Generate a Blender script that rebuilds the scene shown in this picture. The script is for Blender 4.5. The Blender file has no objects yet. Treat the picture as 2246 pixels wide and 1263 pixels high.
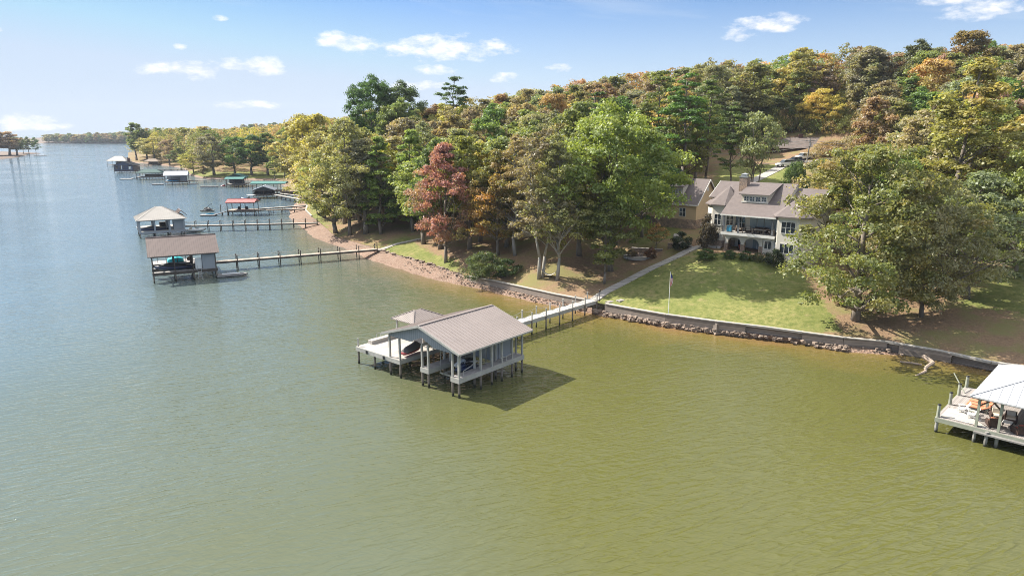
import bpy, math, random
import numpy as np
from mathutils import Vector, Matrix
from mathutils.geometry import delaunay_2d_cdt
random.seed(7); RNG = np.random.default_rng(7)
R = math.radians
SC = bpy.context.scene
COL = SC.collection

# ------------------------------------------------------------------ camera
CAM_H = 26.0; PITCH = R(12.75); FPX = 1497.0
cd = bpy.data.cameras.new('camera'); cam = bpy.data.objects.new('camera', cd); COL.objects.link(cam)
cam.location = (0, 0, CAM_H); cam.rotation_euler = (R(90) - PITCH, 0, 0)
cd.sensor_width = 36; cd.lens = 36 * FPX / 2246; cd.clip_start = 0.5; cd.clip_end = 20000
SC.camera = cam

# ------------------------------------------------------------------ light and sky
SUN_EL = 43.0; SUN_DIR = Vector((-0.895 * math.cos(R(SUN_EL)), 0.446 * math.cos(R(SUN_EL)), math.sin(R(SUN_EL))))
w = bpy.data.worlds.new('World'); SC.world = w; w.use_nodes = True
nt = w.node_tree; nt.nodes.clear(); N = nt.nodes.new; LK = nt.links.new
out = N('ShaderNodeOutputWorld'); bg = N('ShaderNodeBackground'); LK(bg.outputs[0], out.inputs[0])
sky = N('ShaderNodeTexSky'); sky.sky_type = 'NISHITA'; sky.sun_disc = False
sky.sun_elevation = R(SUN_EL); sky.sun_rotation = math.atan2(SUN_DIR.x, SUN_DIR.y)
sky.altitude = 200; sky.air_density = .9; sky.dust_density = .35; sky.ozone_density = 1.5
SKY_STR = 0.06
bg.inputs[1].default_value = SKY_STR
def wmath(op, a, b=None, clamp=False):
    n = N('ShaderNodeMath'); n.operation = op; n.use_clamp = clamp
    for i, q in enumerate((a, b)):
        if q is None: continue
        if isinstance(q, (int, float)): n.inputs[i].default_value = q
        else: LK(q, n.inputs[i])
    return n.outputs[0]
tc = N('ShaderNodeTexCoord'); sep = N('ShaderNodeSeparateXYZ'); LK(tc.outputs['Generated'], sep.inputs[0])
az = wmath('ARCTAN2', sep.outputs[0], sep.outputs[1]); el = wmath('ARCSINE', sep.outputs[2])
cmb = N('ShaderNodeCombineXYZ'); LK(wmath('MULTIPLY', az, 1.0), cmb.inputs[0]); LK(wmath('MULTIPLY', el, 2.2), cmb.inputs[1])
nz = N('ShaderNodeTexNoise'); nz.inputs['Scale'].default_value = 26; nz.inputs['Detail'].default_value = 7; nz.inputs['Roughness'].default_value = .62
LK(cmb.outputs[0], nz.inputs['Vector'])
nz2 = N('ShaderNodeTexNoise'); nz2.inputs['Scale'].default_value = 2.2; nz2.inputs['Detail'].default_value = 8; nz2.inputs['Roughness'].default_value = .6
cmb2 = N('ShaderNodeCombineXYZ'); LK(az, cmb2.inputs[0]); LK(wmath('MULTIPLY', wmath('ADD', el, wmath('MULTIPLY', az, .12)), 7.0), cmb2.inputs[1])
LK(cmb2.outputs[0], nz2.inputs['Vector'])
nterm = wmath('MULTIPLY', wmath('SUBTRACT', nz.outputs[0], .5), 4.6)
# the cumulus puffs of that day: azimuth, elevation, half width, half height (degrees)
CLOUDS = [(-12.9,6.96,2.42,0.75),(-5.7,6.59,5.87,1.09),(-24.5,4.53,2.97,0.65),(-20.1,5.00,2.83,0.66),(-20.6,2.12,2.36,0.36),(-6.1,4.88,1.83,0.46),(-0.7,4.38,1.50,0.42),(19.5,7.94,2.95,0.68),(17.6,7.26,1.41,0.50),(33.1,8.12,2.79,0.80),(30.9,8.60,2.93,0.34),(-35.1,0.91,2.45,0.50),(-34.4,0.44,2.18,0.32),(-35.3,6.53,0.35,0.25),(-24.8,6.11,0.54,0.25),(-22.0,8.18,0.67,0.25),(-7.2,3.76,2.40,0.42),(3.7,5.07,1.05,0.37)]
acc = None
for a_, e_, w_, h_ in CLOUDS:
    u = wmath('DIVIDE', wmath('SUBTRACT', az, R(a_)), R(w_)); v = wmath('DIVIDE', wmath('SUBTRACT', el, R(e_)), R(h_))
    d = wmath('SUBTRACT', 1.0, wmath('ADD', wmath('MULTIPLY', u, u), wmath('MULTIPLY', v, v)))
    acc = d if acc is None else wmath('MAXIMUM', acc, d)
cl = wmath('MULTIPLY', wmath('ADD', wmath('ADD', wmath('MULTIPLY', acc, .8), nterm), -.05), .75, True)
cl = wmath('MULTIPLY', cl, wmath('MULTIPLY', wmath('ADD', acc, 1.0), .8, True), True)
veil = wmath('MULTIPLY', wmath('SUBTRACT', nz2.outputs[0], .42), 2.6, True)
veil = wmath('MULTIPLY', veil, .62)
low = wmath('SUBTRACT', .95, wmath('MULTIPLY', el, 5.2), True)      # pale air near the horizon
veil = wmath('MAXIMUM', veil, low)
sepc = N('ShaderNodeMixRGB'); sepc.inputs[2].default_value = (5.75, 6.55, 7.6, 1); LK(veil, sepc.inputs[0])
hs = N('ShaderNodeHueSaturation'); hs.inputs['Saturation'].default_value = 1.12; hs.inputs['Value'].default_value = 1.0
tn = N('ShaderNodeMixRGB'); tn.blend_type = 'MULTIPLY'; tn.inputs[0].default_value = 1; tn.inputs[2].default_value = (.88, .98, 1.17, 1); LK(sky.outputs[0], tn.inputs[1]); LK(tn.outputs[0], hs.inputs['Color']); dk = N('ShaderNodeMixRGB'); dk.blend_type = 'DARKEN'; dk.inputs[0].default_value = 1; dk.inputs[2].default_value = (4.5, 5.9, 7.9, 1)
LK(hs.outputs[0], dk.inputs[1]); LK(dk.outputs[0], sepc.inputs[1])
mc = N('ShaderNodeMixRGB'); cs = N('ShaderNodeMixRGB'); cs.inputs[1].default_value = (10.4, 10.1, 9.8, 1); cs.inputs[2].default_value = (7.4, 7.6, 8.2, 1); LK(wmath('MULTIPLY', wmath('SUBTRACT', .62, nz.outputs[0]), 3.0, True), cs.inputs[0]); LK(cs.outputs[0], mc.inputs[2]); LK(cl, mc.inputs[0]); LK(sepc.outputs[0], mc.inputs[1])
hi = wmath('MULTIPLY', wmath('SUBTRACT', el, .40), 4.0, True)      # bright patches added overhead, out of view, to lift the shadow fill
n3 = N('ShaderNodeTexNoise'); n3.inputs['Scale'].default_value = 3.5; n3.inputs['Detail'].default_value = 5; LK(tc.outputs['Generated'], n3.inputs[0])
hc = wmath('MULTIPLY', hi, wmath('MULTIPLY', wmath('SUBTRACT', n3.outputs[0], .32), 5.0, True))
m4 = N('ShaderNodeMixRGB'); m4.inputs[2].default_value = (11.5, 11.7, 12.0, 1); LK(hc, m4.inputs[0]); LK(mc.outputs[0], m4.inputs[1])
LK(m4.outputs[0], bg.inputs[0])
sd = bpy.data.lights.new('sun', 'SUN'); sd.energy = 4.9; sd.angle = R(0.53); sd.color = (1.0, .93, .82)
sun = bpy.data.objects.new('sun', sd); COL.objects.link(sun); sun.rotation_euler = SUN_DIR.to_track_quat('Z', 'Y').to_euler()
SC.view_settings.view_transform = 'Standard'; SC.view_settings.look = 'None'; SC.view_settings.gamma = 1
SC.view_settings.exposure = 1.05
SC.cycles.max_bounces = 7; SC.cycles.diffuse_bounces = 4; SC.cycles.glossy_bounces = 3; SC.cycles.transmission_bounces = 3
SC.cycles.transparent_max_bounces = 6; SC.cycles.caustics_reflective = False; SC.cycles.caustics_refractive = False
SC.cycles.volume_bounces = 0; SC.cycles.use_denoising = True; SC.cycles.denoising_prefilter = 'NONE'; SC.cycles.filter_width = .95; SC.cycles.sample_clamp_indirect = 4

# ------------------------------------------------------------------ helpers
def at(px, py, z=0.0, d=None):
    """point of the photograph (source pixels) on the height z, or at forward distance d"""
    dx = (px - 1123) / FPX; dz = -(py - 631.5) / FPX
    v = np.array([dx, math.cos(PITCH) + dz * math.sin(PITCH), -math.sin(PITCH) + dz * math.cos(PITCH)])
    t = (z - CAM_H) / v[2] if d is None else d / v[1]
    return np.array([0, 0, CAM_H]) + v * t
def to_px(x, y, z):
    c, s = math.cos(PITCH), math.sin(PITCH)
    dd = y * c - (z - CAM_H) * s
    return 1123 + FPX * x / dd, 631.5 - FPX * (y * s + (z - CAM_H) * c) / dd

def tag(o, label=None, cat=None, group=None, kind=None):
    if label: o['label'] = label
    if cat: o['category'] = cat
    if group: o['group'] = group
    if kind: o['kind'] = kind
    return o
def thing(name, loc, rz, label, cat, group=None):
    o = bpy.data.objects.new(name, None); COL.objects.link(o); o.location = loc; o.rotation_euler = (0, 0, rz)
    o.empty_display_size = .3
    return tag(o, label, cat, group)
def link(name, me, parent=None):
    o = bpy.data.objects.new(name, me); COL.objects.link(o); o.parent = parent
    return o
def copy_tree(o, parent=None):
    c = o.copy(); COL.objects.link(c); c.parent = parent
    for ch in list(o.children): copy_tree(ch, c)
    return c

class MB:
    def __init__(s): s.v = []; s.f = []
    def add(s, vs, fs):
        n = len(s.v); s.v += [tuple(p) for p in vs]; s.f += [tuple(i + n for i in f) for f in fs]; return s
    def box(s, x0, x1, y0, y1, z0, z1):
        return s.add([(x0,y0,z0),(x1,y0,z0),(x1,y1,z0),(x0,y1,z0),(x0,y0,z1),(x1,y0,z1),(x1,y1,z1),(x0,y1,z1)],
                     [(3,2,1,0),(4,5,6,7),(0,1,5,4),(1,2,6,5),(2,3,7,6),(3,0,4,7)])
    def beam(s, p, q, w, h=None):
        h = h or w; p = Vector(p); q = Vector(q); d = (q - p).normalized()
        up = Vector((0, 0, 1)) if abs(d.z) < .95 else Vector((1, 0, 0))
        a = d.cross(up).normalized() * w / 2; b = a.cross(d).normalized() * h / 2
        return s.add([p-a-b, p+a-b, p+a+b, p-a+b, q-a-b, q+a-b, q+a+b, q-a+b],
                     [(0,1,2,3),(7,6,5,4),(0,4,5,1),(1,5,6,2),(2,6,7,3),(3,7,4,0)])
    def cyl(s, p, q, r, r2=None, n=8):
        r2 = r if r2 is None else r2; p = Vector(p); q = Vector(q); d = (q - p).normalized()
        up = Vector((0, 0, 1)) if abs(d.z) < .95 else Vector((1, 0, 0))
        a = d.cross(up).normalized(); b = a.cross(d)
        vs = [p + (a*math.cos(2*math.pi*i/n) + b*math.sin(2*math.pi*i/n))*r for i in range(n)] + \
             [q + (a*math.cos(2*math.pi*i/n) + b*math.sin(2*math.pi*i/n))*r2 for i in range(n)]
        return s.add(vs, [(i, (i+1)%n, n+(i+1)%n, n+i) for i in range(n)] + [tuple(range(n-1,-1,-1)), tuple(range(n, 2*n))])
    def tube(s, pts, r, n=5):
        for a, b in zip(pts[:-1], pts[1:]): s.cyl(a, b, r, r, n)
        return s
    def slab(s, pts, t):
        n = len(pts); vs = [Vector(p) for p in pts]
        return s.add([tuple(p) for p in vs] + [(p.x, p.y, p.z - t) for p in vs],
                     [tuple(range(n)), tuple(range(2*n-1, n-1, -1))] + [(i, n+i, n+(i+1)%n, (i+1)%n) for i in range(n)])
    def prism(s, pts, z0, z1):
        n = len(pts)
        return s.add([(p[0], p[1], z0) for p in pts] + [(p[0], p[1], z1) for p in pts],
                     [tuple(range(n-1,-1,-1)), tuple(range(n, 2*n))] + [(i, (i+1)%n, n+(i+1)%n, n+i) for i in range(n)])
    def loft(s, rings, cap=True):
        n = len(rings[0]); base = len(s.v)
        vs = [p for r in rings for p in r]; fs = []
        for k in range(len(rings)-1):
            for i in range(n): fs.append((k*n+i, k*n+(i+1)%n, (k+1)*n+(i+1)%n, (k+1)*n+i))
        if cap: fs += [tuple(range(n-1,-1,-1)), tuple(range((len(rings)-1)*n, len(rings)*n))]
        return s.add(vs, fs)
    def build(s, name, mat, parent=None, smooth=False, bevel=0):
        me = bpy.data.meshes.new(name); me.from_pydata(s.v, [], s.f); me.update()
        if mat: me.materials.append(mat)
        if smooth: me.shade_smooth()
        o = link(name, me, parent)
        if bevel:
            m = o.modifiers.new('bevel', 'BEVEL'); m.width = bevel; m.segments = 2; m.limit_method = 'ANGLE'
        return o

def ribs(mb, eL, eR, tL, tR, sp=.35, w=.045, h=.035):
    """raised seams running up a roof face: eave left/right, top left/right"""
    eL, eR, tL, tR = map(Vector, (eL, eR, tL, tR)); ev = eR - eL; L = ev.length; e = ev / L
    s0 = (tL - eL).dot(e); s1 = (tR - eL).dot(e); up = (tL - eL) - e * s0
    nrm = e.cross(up).normalized()
    if nrm.z < 0: nrm = -nrm
    n = max(2, int(L / sp))
    for i in range(n + 1):
        u_ = min(max(L * i / n, .03), L - .03)
        f = 1.0
        if s0 > 1e-3: f = min(f, u_ / s0)
        if L - s1 > 1e-3: f = min(f, (L - u_) / (L - s1))
        if f < .04: continue
        p = eL + e * u_ + nrm * h * .5; mb.beam(p, p + up * f, w, h)
def gable_roof(x0, x1, y0, y1, ze, zr, axis='x', t=.12, sp=.35, rw=.045):
    """two sloping slabs with seams; the ridge runs along axis"""
    mb = MB()
    if axis == 'x':
        ym = (y0 + y1) / 2
        for ye in (y0, y1):
            q = [(x0, ye, ze), (x1, ye, ze), (x1, ym, zr), (x0, ym, zr)]
            if ye == y1: q = [q[1], q[0], q[3], q[2]]
            mb.slab(q, t); ribs(mb, q[0], q[1], q[3], q[2], sp, rw)
        mb.beam((x0, ym, zr + .03), (x1, ym, zr + .03), .3, .05)
    else:
        xm = (x0 + x1) / 2
        for xe in (x0, x1):
            q = [(xe, y1, ze), (xe, y0, ze), (xm, y0, zr), (xm, y1, zr)]
            if xe == x1: q = [q[1], q[0], q[3], q[2]]
            mb.slab(q, t); ribs(mb, q[0], q[1], q[3], q[2], sp, rw)
        mb.beam((xm, y0, zr + .03), (xm, y1, zr + .03), .3, .05)
    return mb
def hip_roof(x0, x1, y0, y1, ze, zr, inset, t=.12, sp=.4, rw=.045, axis='x'):
    mb = MB(); xm, ym = (x0+x1)/2, (y0+y1)/2
    if axis == 'x': A, B = (x0+inset, ym, zr), (x1-inset, ym, zr)
    else: A, B = (xm, y0+inset, zr), (xm, y1-inset, zr)
    c = [(x0,y0,ze),(x1,y0,ze),(x1,y1,ze),(x0,y1,ze)]
    if axis == 'x': faces = [(c[0],c[1],B,A),(c[1],c[2],B,B),(c[2],c[3],A,B),(c[3],c[0],A,A)]
    else: faces = [(c[0],c[1],A,A),(c[1],c[2],B,A),(c[2],c[3],B,B),(c[3],c[0],A,B)]
    for a, b, tr, tl in faces:
        pts = [a, b, tr] if tr == tl else [a, b, tr, tl]
        mb.slab(pts, t); ribs(mb, a, b, tl, tr, sp, rw)
        mb.beam(Vector(a)+Vector((0,0,.03)), Vector(tl)+Vector((0,0,.03)), .16, .05)
    return mb

# ------------------------------------------------------------------ materials
def newmat(name):
    m = bpy.data.materials.new(name); m.use_nodes = True; nt = m.node_tree
    return m, nt, nt.nodes['Principled BSDF'], nt.nodes.new, nt.links.new
def setspec(b, v): b.inputs['Specular IOR Level'].default_value = v
def solid(name, col, rough=.6, var=.18, scale=3.0, bump=.15, metal=0, spec=.4, stretch=(1,1,1), col2=None):
    """a plain weathered surface: base colour broken by two noises, a little bump"""
    m, nt, b, N, L = newmat(name)
    tc = N('ShaderNodeTexCoord'); mp = N('ShaderNodeMapping'); mp.inputs['Scale'].default_value = stretch
    L(tc.outputs['Object'], mp.inputs[0])
    n1 = N('ShaderNodeTexNoise'); n1.inputs['Scale'].default_value = scale; n1.inputs['Detail'].default_value = 6; L(mp.outputs[0], n1.inputs[0])
    n2 = N('ShaderNodeTexNoise'); n2.inputs['Scale'].default_value = scale * .17; n2.inputs['Detail'].default_value = 3; L(mp.outputs[0], n2.inputs[0])
    cr = N('ShaderNodeMixRGB'); c2 = col2 or tuple(max(0, c * (1 - var * 1.8)) for c in col)
    c1 = tuple(min(1, c * (1 + var * .6)) for c in col)
    cr.inputs[1].default_value = (*c1, 1); cr.inputs[2].default_value = (*c2, 1)
    md = N('ShaderNodeMath'); md.operation = 'MULTIPLY_ADD'; L(n1.outputs[0], md.inputs[0]); md.inputs[1].default_value = .9
    mm = N('ShaderNodeMath'); mm.operation = 'MULTIPLY_ADD'; L(n2.outputs[0], mm.inputs[0]); mm.inputs[1].default_value = 1.1; mm.inputs[2].default_value = -.55
    L(mm.outputs[0], md.inputs[2]); cl = N('ShaderNodeClamp'); L(md.outputs[0], cl.inputs[0]); L(cl.outputs[0], cr.inputs[0])
    L(cr.outputs[0], b.inputs['Base Color']); b.inputs['Roughness'].default_value = rough; b.inputs['Metallic'].default_value = metal; setspec(b, spec)
    if bump:
        bm = N('ShaderNodeBump'); bm.inputs['Strength'].default_value = bump; bm.inputs['Distance'].default_value = .03
        L(n1.outputs[0], bm.inputs['Height']); L(bm.outputs[0], b.inputs['Normal'])
    return m
def planks(name, col, axis=0, width=.15, rough=.75, var=.25):
    """boards: dark joint lines across one object axis and a tone per board"""
    m, nt, b, N, L = newmat(name)
    tc = N('ShaderNodeTexCoord'); sp = N('ShaderNodeSeparateXYZ'); L(tc.outputs['Object'], sp.inputs[0])
    dv = N('ShaderNodeMath'); dv.operation = 'DIVIDE'; L(sp.outputs[axis], dv.inputs[0]); dv.inputs[1].default_value = width
    fl = N('ShaderNodeMath'); fl.operation = 'FLOOR'; L(dv.outputs[0], fl.inputs[0])
    fr = N('ShaderNodeMath'); fr.operation = 'FRACT'; L(dv.outputs[0], fr.inputs[0])
    wn = N('ShaderNodeTexWhiteNoise'); wn.noise_dimensions = '1D'; L(fl.outputs[0], wn.inputs['W'])
    n1 = N('ShaderNodeTexNoise'); n1.inputs['Scale'].default_value = 1.3; n1.inputs['Detail'].default_value = 6; L(tc.outputs['Object'], n1.inputs[0])
    ad = N('ShaderNodeMath'); ad.operation = 'ADD'; L(wn.outputs[0], ad.inputs[0]); L(n1.outputs[0], ad.inputs[1])
    mp = N('ShaderNodeMapRange'); L(ad.outputs[0], mp.inputs[0]); mp.inputs[1].default_value = .2; mp.inputs[2].default_value = 1.6
    mp.inputs[3].default_value = 1 - var; mp.inputs[4].default_value = 1 + var * .7
    jt = N('ShaderNodeMath'); jt.operation = 'GREATER_THAN'; L(fr.outputs[0], jt.inputs[0]); jt.inputs[1].default_value = .09
    j2 = N('ShaderNodeMath'); j2.operation = 'MULTIPLY_ADD'; L(jt.outputs[0], j2.inputs[0]); j2.inputs[1].default_value = .55; j2.inputs[2].default_value = .45
    ml = N('ShaderNodeMath'); ml.operation = 'MULTIPLY'; L(mp.outputs[0], ml.inputs[0]); L(j2.outputs[0], ml.inputs[1])
    vm = N('ShaderNodeVectorMath'); vm.operation = 'SCALE'; vm.inputs[0].default_value = col; L(ml.outputs[0], vm.inputs['Scale'])
    L(vm.outputs[0], b.inputs['Base Color']); b.inputs['Roughness'].default_value = rough; setspec(b, .3)
    bm = N('ShaderNodeBump'); bm.inputs['Strength'].default_value = .4; bm.inputs['Distance'].default_value = .02; L(j2.outputs[0], bm.inputs['Height']); L(bm.outputs[0], b.inputs['Normal'])
    return m
def stonework(name, c1, c2, scale=3.0):
    m, nt, b, N, L = newmat(name)
    tc = N('ShaderNodeTexCoord'); vo = N('ShaderNodeTexVoronoi'); vo.inputs['Scale'].default_value = scale; L(tc.outputs['Object'], vo.inputs[0])
    mx = N('ShaderNodeMixRGB'); mx.inputs[1].default_value = (*c1, 1); mx.inputs[2].default_value = (*c2, 1)
    sp = N('ShaderNodeSeparateXYZ'); L(vo.outputs['Color'], sp.inputs[0]); L(sp.outputs[0], mx.inputs[0])
    ve = N('ShaderNodeTexVoronoi'); ve.feature = 'DISTANCE_TO_EDGE'; ve.inputs['Scale'].default_value = scale; L(tc.outputs['Object'], ve.inputs[0])
    gt = N('ShaderNodeMapRange'); L(ve.outputs['Distance'], gt.inputs[0]); gt.inputs[2].default_value = .06; gt.inputs[3].default_value = .45
    vm = N('ShaderNodeVectorMath'); vm.operation = 'SCALE'; L(mx.outputs[0], vm.inputs[0]); L(gt.outputs[0], vm.inputs['Scale'])
    L(vm.outputs[0], b.inputs['Base Color']); b.inputs['Roughness'].default_value = .85
    bm = N('ShaderNodeBump'); bm.inputs['Distance'].default_value = .04; L(gt.outputs[0], bm.inputs['Height']); L(bm.outputs[0], b.inputs['Normal'])
    return m
M = {}
M['wood_white'] = solid('pale_painted_wood', (.44,.43,.40), .6, .2, 2.5)
M['wood_grey'] = solid('weathered_grey_wood', (.27,.26,.25), .8, .25, 3, stretch=(1,1,.3))
M['wood_dark'] = solid('dark_brown_wood', (.095,.078,.066), .75, .3, 3)
M['wood_brown'] = solid('brown_wood', (.15,.10,.07), .75, .3, 3)
M['piling'] = solid('wet_piling_wood', (.16,.13,.11), .7, .4, 2.5)
def wet_foot(m, top=.5):
    """the algae-dark band wood carries where the lake level moves"""
    nt = m.node_tree; b = nt.nodes['Principled BSDF']; src = b.inputs['Base Color'].links[0].from_socket; N = nt.nodes.new; L = nt.links.new
    tc = N('ShaderNodeTexCoord'); sp = N('ShaderNodeSeparateXYZ'); L(tc.outputs['Object'], sp.inputs[0]); n = N('ShaderNodeTexNoise'); n.inputs['Scale'].default_value = 4; L(tc.outputs['Object'], n.inputs[0])
    a = N('ShaderNodeMath'); a.operation = 'MULTIPLY_ADD'; L(n.outputs[0], a.inputs[0]); a.inputs[1].default_value = .5; L(sp.outputs[2], a.inputs[2])
    r = N('ShaderNodeMapRange'); L(a.outputs[0], r.inputs[0]); r.inputs[1].default_value = top; r.inputs[2].default_value = top + .35
    mx = N('ShaderNodeMixRGB'); mx.inputs[1].default_value = (.03, .032, .018, 1); L(src, mx.inputs[2]); L(r.outputs[0], mx.inputs[0]); L(mx.outputs[0], b.inputs['Base Color'])
M['piling'] = solid('old_piling_wood', (.25,.21,.18), .75, .35, 2.5); wet_foot(M['piling'])
M['piling_pale'] = solid('pale_piling', (.36,.35,.33), .7, .3, 2.5)
wet_foot(M['piling_pale'], .35)
M['deck_pale'] = planks('pale_deck_boards', (.46,.43,.39), 1, .14)
M['deck_grey'] = planks('grey_deck_boards', (.36,.34,.33), 0, .14)
M['deck_tan'] = planks('tan_deck_boards', (.42,.36,.30), 0, .14)
M['deck_weathered'] = planks('weathered_deck_boards', (.33,.30,.28), 0, .14)
M['deck_walk'] = planks('walkway_boards', (.48,.46,.43), 0, .14)
M['roof_taupe'] = solid('taupe_metal_roof', (.30,.255,.235), .42, .11, 1.2, bump=.05, spec=.5)
M['roof_brown'] = solid('brown_metal_roof', (.185,.14,.125), .45, .11, 1.2, bump=.05, spec=.5)
M['roof_cream'] = solid('cream_metal_roof', (.46,.43,.39), .45, .11, 1.2, bump=.05, spec=.5)
M['roof_white'] = solid('white_metal_roof', (.50,.51,.53), .35, .05, .8, bump=.05, spec=.5)
M['roof_silver'] = solid('silver_metal_roof', (.55,.58,.62), .35, .08, .8, bump=.05, spec=.5)
M['roof_red'] = solid('faded_red_roof', (.50,.17,.16), .5, .11, 1.2, bump=.05)
M['roof_green'] = solid('teal_green_roof', (.10,.26,.23), .45, .1, .8, bump=.05)
M['roof_dkgreen'] = solid('dark_green_roof', (.03,.10,.09), .5, .15, .8, bump=.05)
M['roof_dark'] = solid('charcoal_roof', (.035,.04,.05), .6, .2, .8, bump=.05)
M['shingle'] = solid('brown_grey_shingles', (.165,.138,.132), .85, .16, 9, bump=.4)
M['shingle_tan'] = solid('tan_shingles', (.36,.29,.23), .85, .16, 9, bump=.4)
M['siding_grey'] = planks('grey_blue_siding', (.30,.32,.35), 1, .30, .7, .06)
M['siding_lap'] = planks('cream_lap_siding', (.62,.57,.47), 2, .18, .7, .05)
M['siding_tan'] = planks('tan_lap_siding', (.62,.48,.31), 2, .18, .7, .05)
M['stucco'] = solid('cream_stucco', (.66,.62,.55), .8, .06, 4, bump=.2)
M['trim'] = solid('white_trim', (.72,.71,.68), .5, .05, 2, bump=0)
M['stone'] = stonework('brown_fieldstone', (.42,.30,.22), (.24,.19,.16), 3.2)
M['concrete'] = solid('sea_wall_concrete', (.24,.205,.18), .85, .3, 1.6, bump=.4, stretch=(1,1,1))
M['seawall'] = planks('sea_wall_courses', (.255,.215,.185), 2, .32, .9, .35)
wet_foot(M['seawall'], .12)
M['concrete_cap'] = solid('pale_concrete_cap', (.46,.43,.39), .85, .2, 1.6, bump=.3)
M['glass'] = solid('dark_window_glass', (.03,.04,.05), .06, .1, .5, bump=0, spec=.8)
M['glass_pale'] = solid('pale_curtained_glass', (.30,.36,.38), .2, .1, .5, bump=0, spec=.6)
M['metal'] = solid('galvanised_metal', (.55,.56,.57), .35, .1, 2, bump=0, metal=.7)
M['white'] = solid('white_gelcoat', (.80,.80,.78), .25, .04, 2, bump=0, spec=.6)
M['black'] = solid('black_plastic', (.02,.02,.022), .4, .2, 2, bump=0)
M['navy'] = solid('navy_paint', (.02,.035,.09), .3, .2, 2, bump=0, spec=.6)
M['red'] = solid('red_gelcoat', (.35,.04,.05), .3, .15, 2, bump=0, spec=.6)
M['cover'] = solid('grey_canvas_cover', (.14,.13,.13), .85, .2, 3, bump=.4)
M['turq'] = solid('turquoise_canvas', (.03,.55,.62), .7, .08, 2, bump=.2)
M['blue'] = solid('blue_plastic', (.05,.32,.52), .35, .1, 2, bump=0)
M['orange'] = solid('orange_cushion', (.62,.25,.14), .9, .12, 4, bump=.3)
M['rust_cush'] = solid('rust_red_cushion', (.36,.09,.06), .9, .15, 4, bump=.3)
M['cream_cush'] = solid('cream_cushion', (.66,.58,.47), .9, .1, 4, bump=.3)
M['wicker'] = solid('dark_wicker', (.075,.045,.035), .8, .3, 14, bump=.5)
M['rope'] = solid('pale_rope', (.55,.52,.46), .9, .15, 8, bump=0)
M['brick'] = stonework('dark_brick', (.14,.07,.06), (.08,.045,.04), 5)
M['post_green'] = solid('grey_green_post', (.34,.36,.29), .7, .25, 2)
M['drift'] = solid('bleached_driftwood', (.42,.33,.26), .85, .25, 4, bump=.5)
M['tyre'] = solid('tyre_rubber', (.015,.015,.015), .8, .1, 3, bump=0)
# ------------------------------------------------------------------ shoreline, ground, water
# pairs (water line, bank top): source pixels of the survey, bank height in metres
SHORE = [((2172,814),(2174,796),1.0),((2073,794),(2062,771),1.1),((2006,781),(1945,751),1.2),((1930,776),(1893,746),1.3),((1843,771),(1850,742),1.4),
 ((1777,757),(1760,730),1.5),((1666,743),(1680,719),1.6),((1572,733),(1572,706),1.6),((1461,718),(1461,691),1.6),((1386,704),(1386,678),1.6),
 ((1316,692),(1310,664),1.6),((1270,683),(1285,658),1.6),((1184,665),(1215,645),1.5),((1056,635),(1087,617),1.5),((994,623),(1025,606),1.4),
 ((900,598),(941,578),1.4),((844,582),(880,561),1.3),((794,561),(828,545),1.3),((745,542),(776,530),1.3),((698,526),(735,518),1.2),
 ((667,505),(704,490),1.2),((648,489),(684,475),1.2),((634,475),(671,462),1.2),((634,462),(674,451),1.2),((655,441),(668,438),1),
 ((648,428),(658,425),1),((636,418),(644,414),1),((618,405),(624,401),1),((604,396),(608,391.5),.8),((531,395),(531,389.5),.8),
 ((445,392),(445,386.5),.8),((415,384),(420,378.5),.8),((404,370),(412,366),.8),((340,360.5),(345,356.5),.8),((289,357),(297,353),.8),
 ((281,349),(288,345),.8),((281,336),(287,333),.8)]
W_ = [np.array([150., 16.])] + [at(*a)[:2] for a, b, z in SHORE] + [np.array([-640., 1250.])]
B_ = [np.array([150., 18.])] + [at(*b, z)[:2] for a, b, z in SHORE] + [np.array([-620., 1252.])]
Z_ = [1.0] + [z for a, b, z in SHORE] + [.8]
def resample(P, Zs=None, Q=None, step=1.2):
    po, zo, qo = [], [], []
    for i in range(len(P) - 1):
        L = np.linalg.norm(P[i+1] - P[i]); st = step * max(1, min(10, P[i][1] / 110)); n = max(1, int(L / st))
        for k in range(n):
            f = k / n; po.append(P[i] + (P[i+1] - P[i]) * f); zo.append(Zs[i] + (Zs[i+1] - Zs[i]) * f); qo.append(Q[i] + (Q[i+1] - Q[i]) * f)
    po.append(P[-1]); zo.append(Zs[-1]); qo.append(Q[-1])
    return np.array(po), np.array(zo), np.array(qo)
BL, BZ, WL = resample(B_, Z_, W_)
for i in range(len(BL)):                  # the far banks are narrow
    if 300 < BL[i][1] < 1100:
        d_ = BL[i] - WL[i]; n_ = np.linalg.norm(d_)
        if n_ > 4: BL[i] = WL[i] + d_ / n_ * 4
# wobble the natural shore (not the walled part)
for i in range(len(WL)):
    a_ = i * .9; wob = math.sin(a_ * .37) * .35 + math.sin(a_ * 1.1 + 1) * .22 + math.sin(a_ * 2.3) * .12
    d = WL[i] - BL[i]; n_ = np.linalg.norm(d)
    if n_ > 1.2: WL[i] = WL[i] + d / n_ * wob

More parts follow.
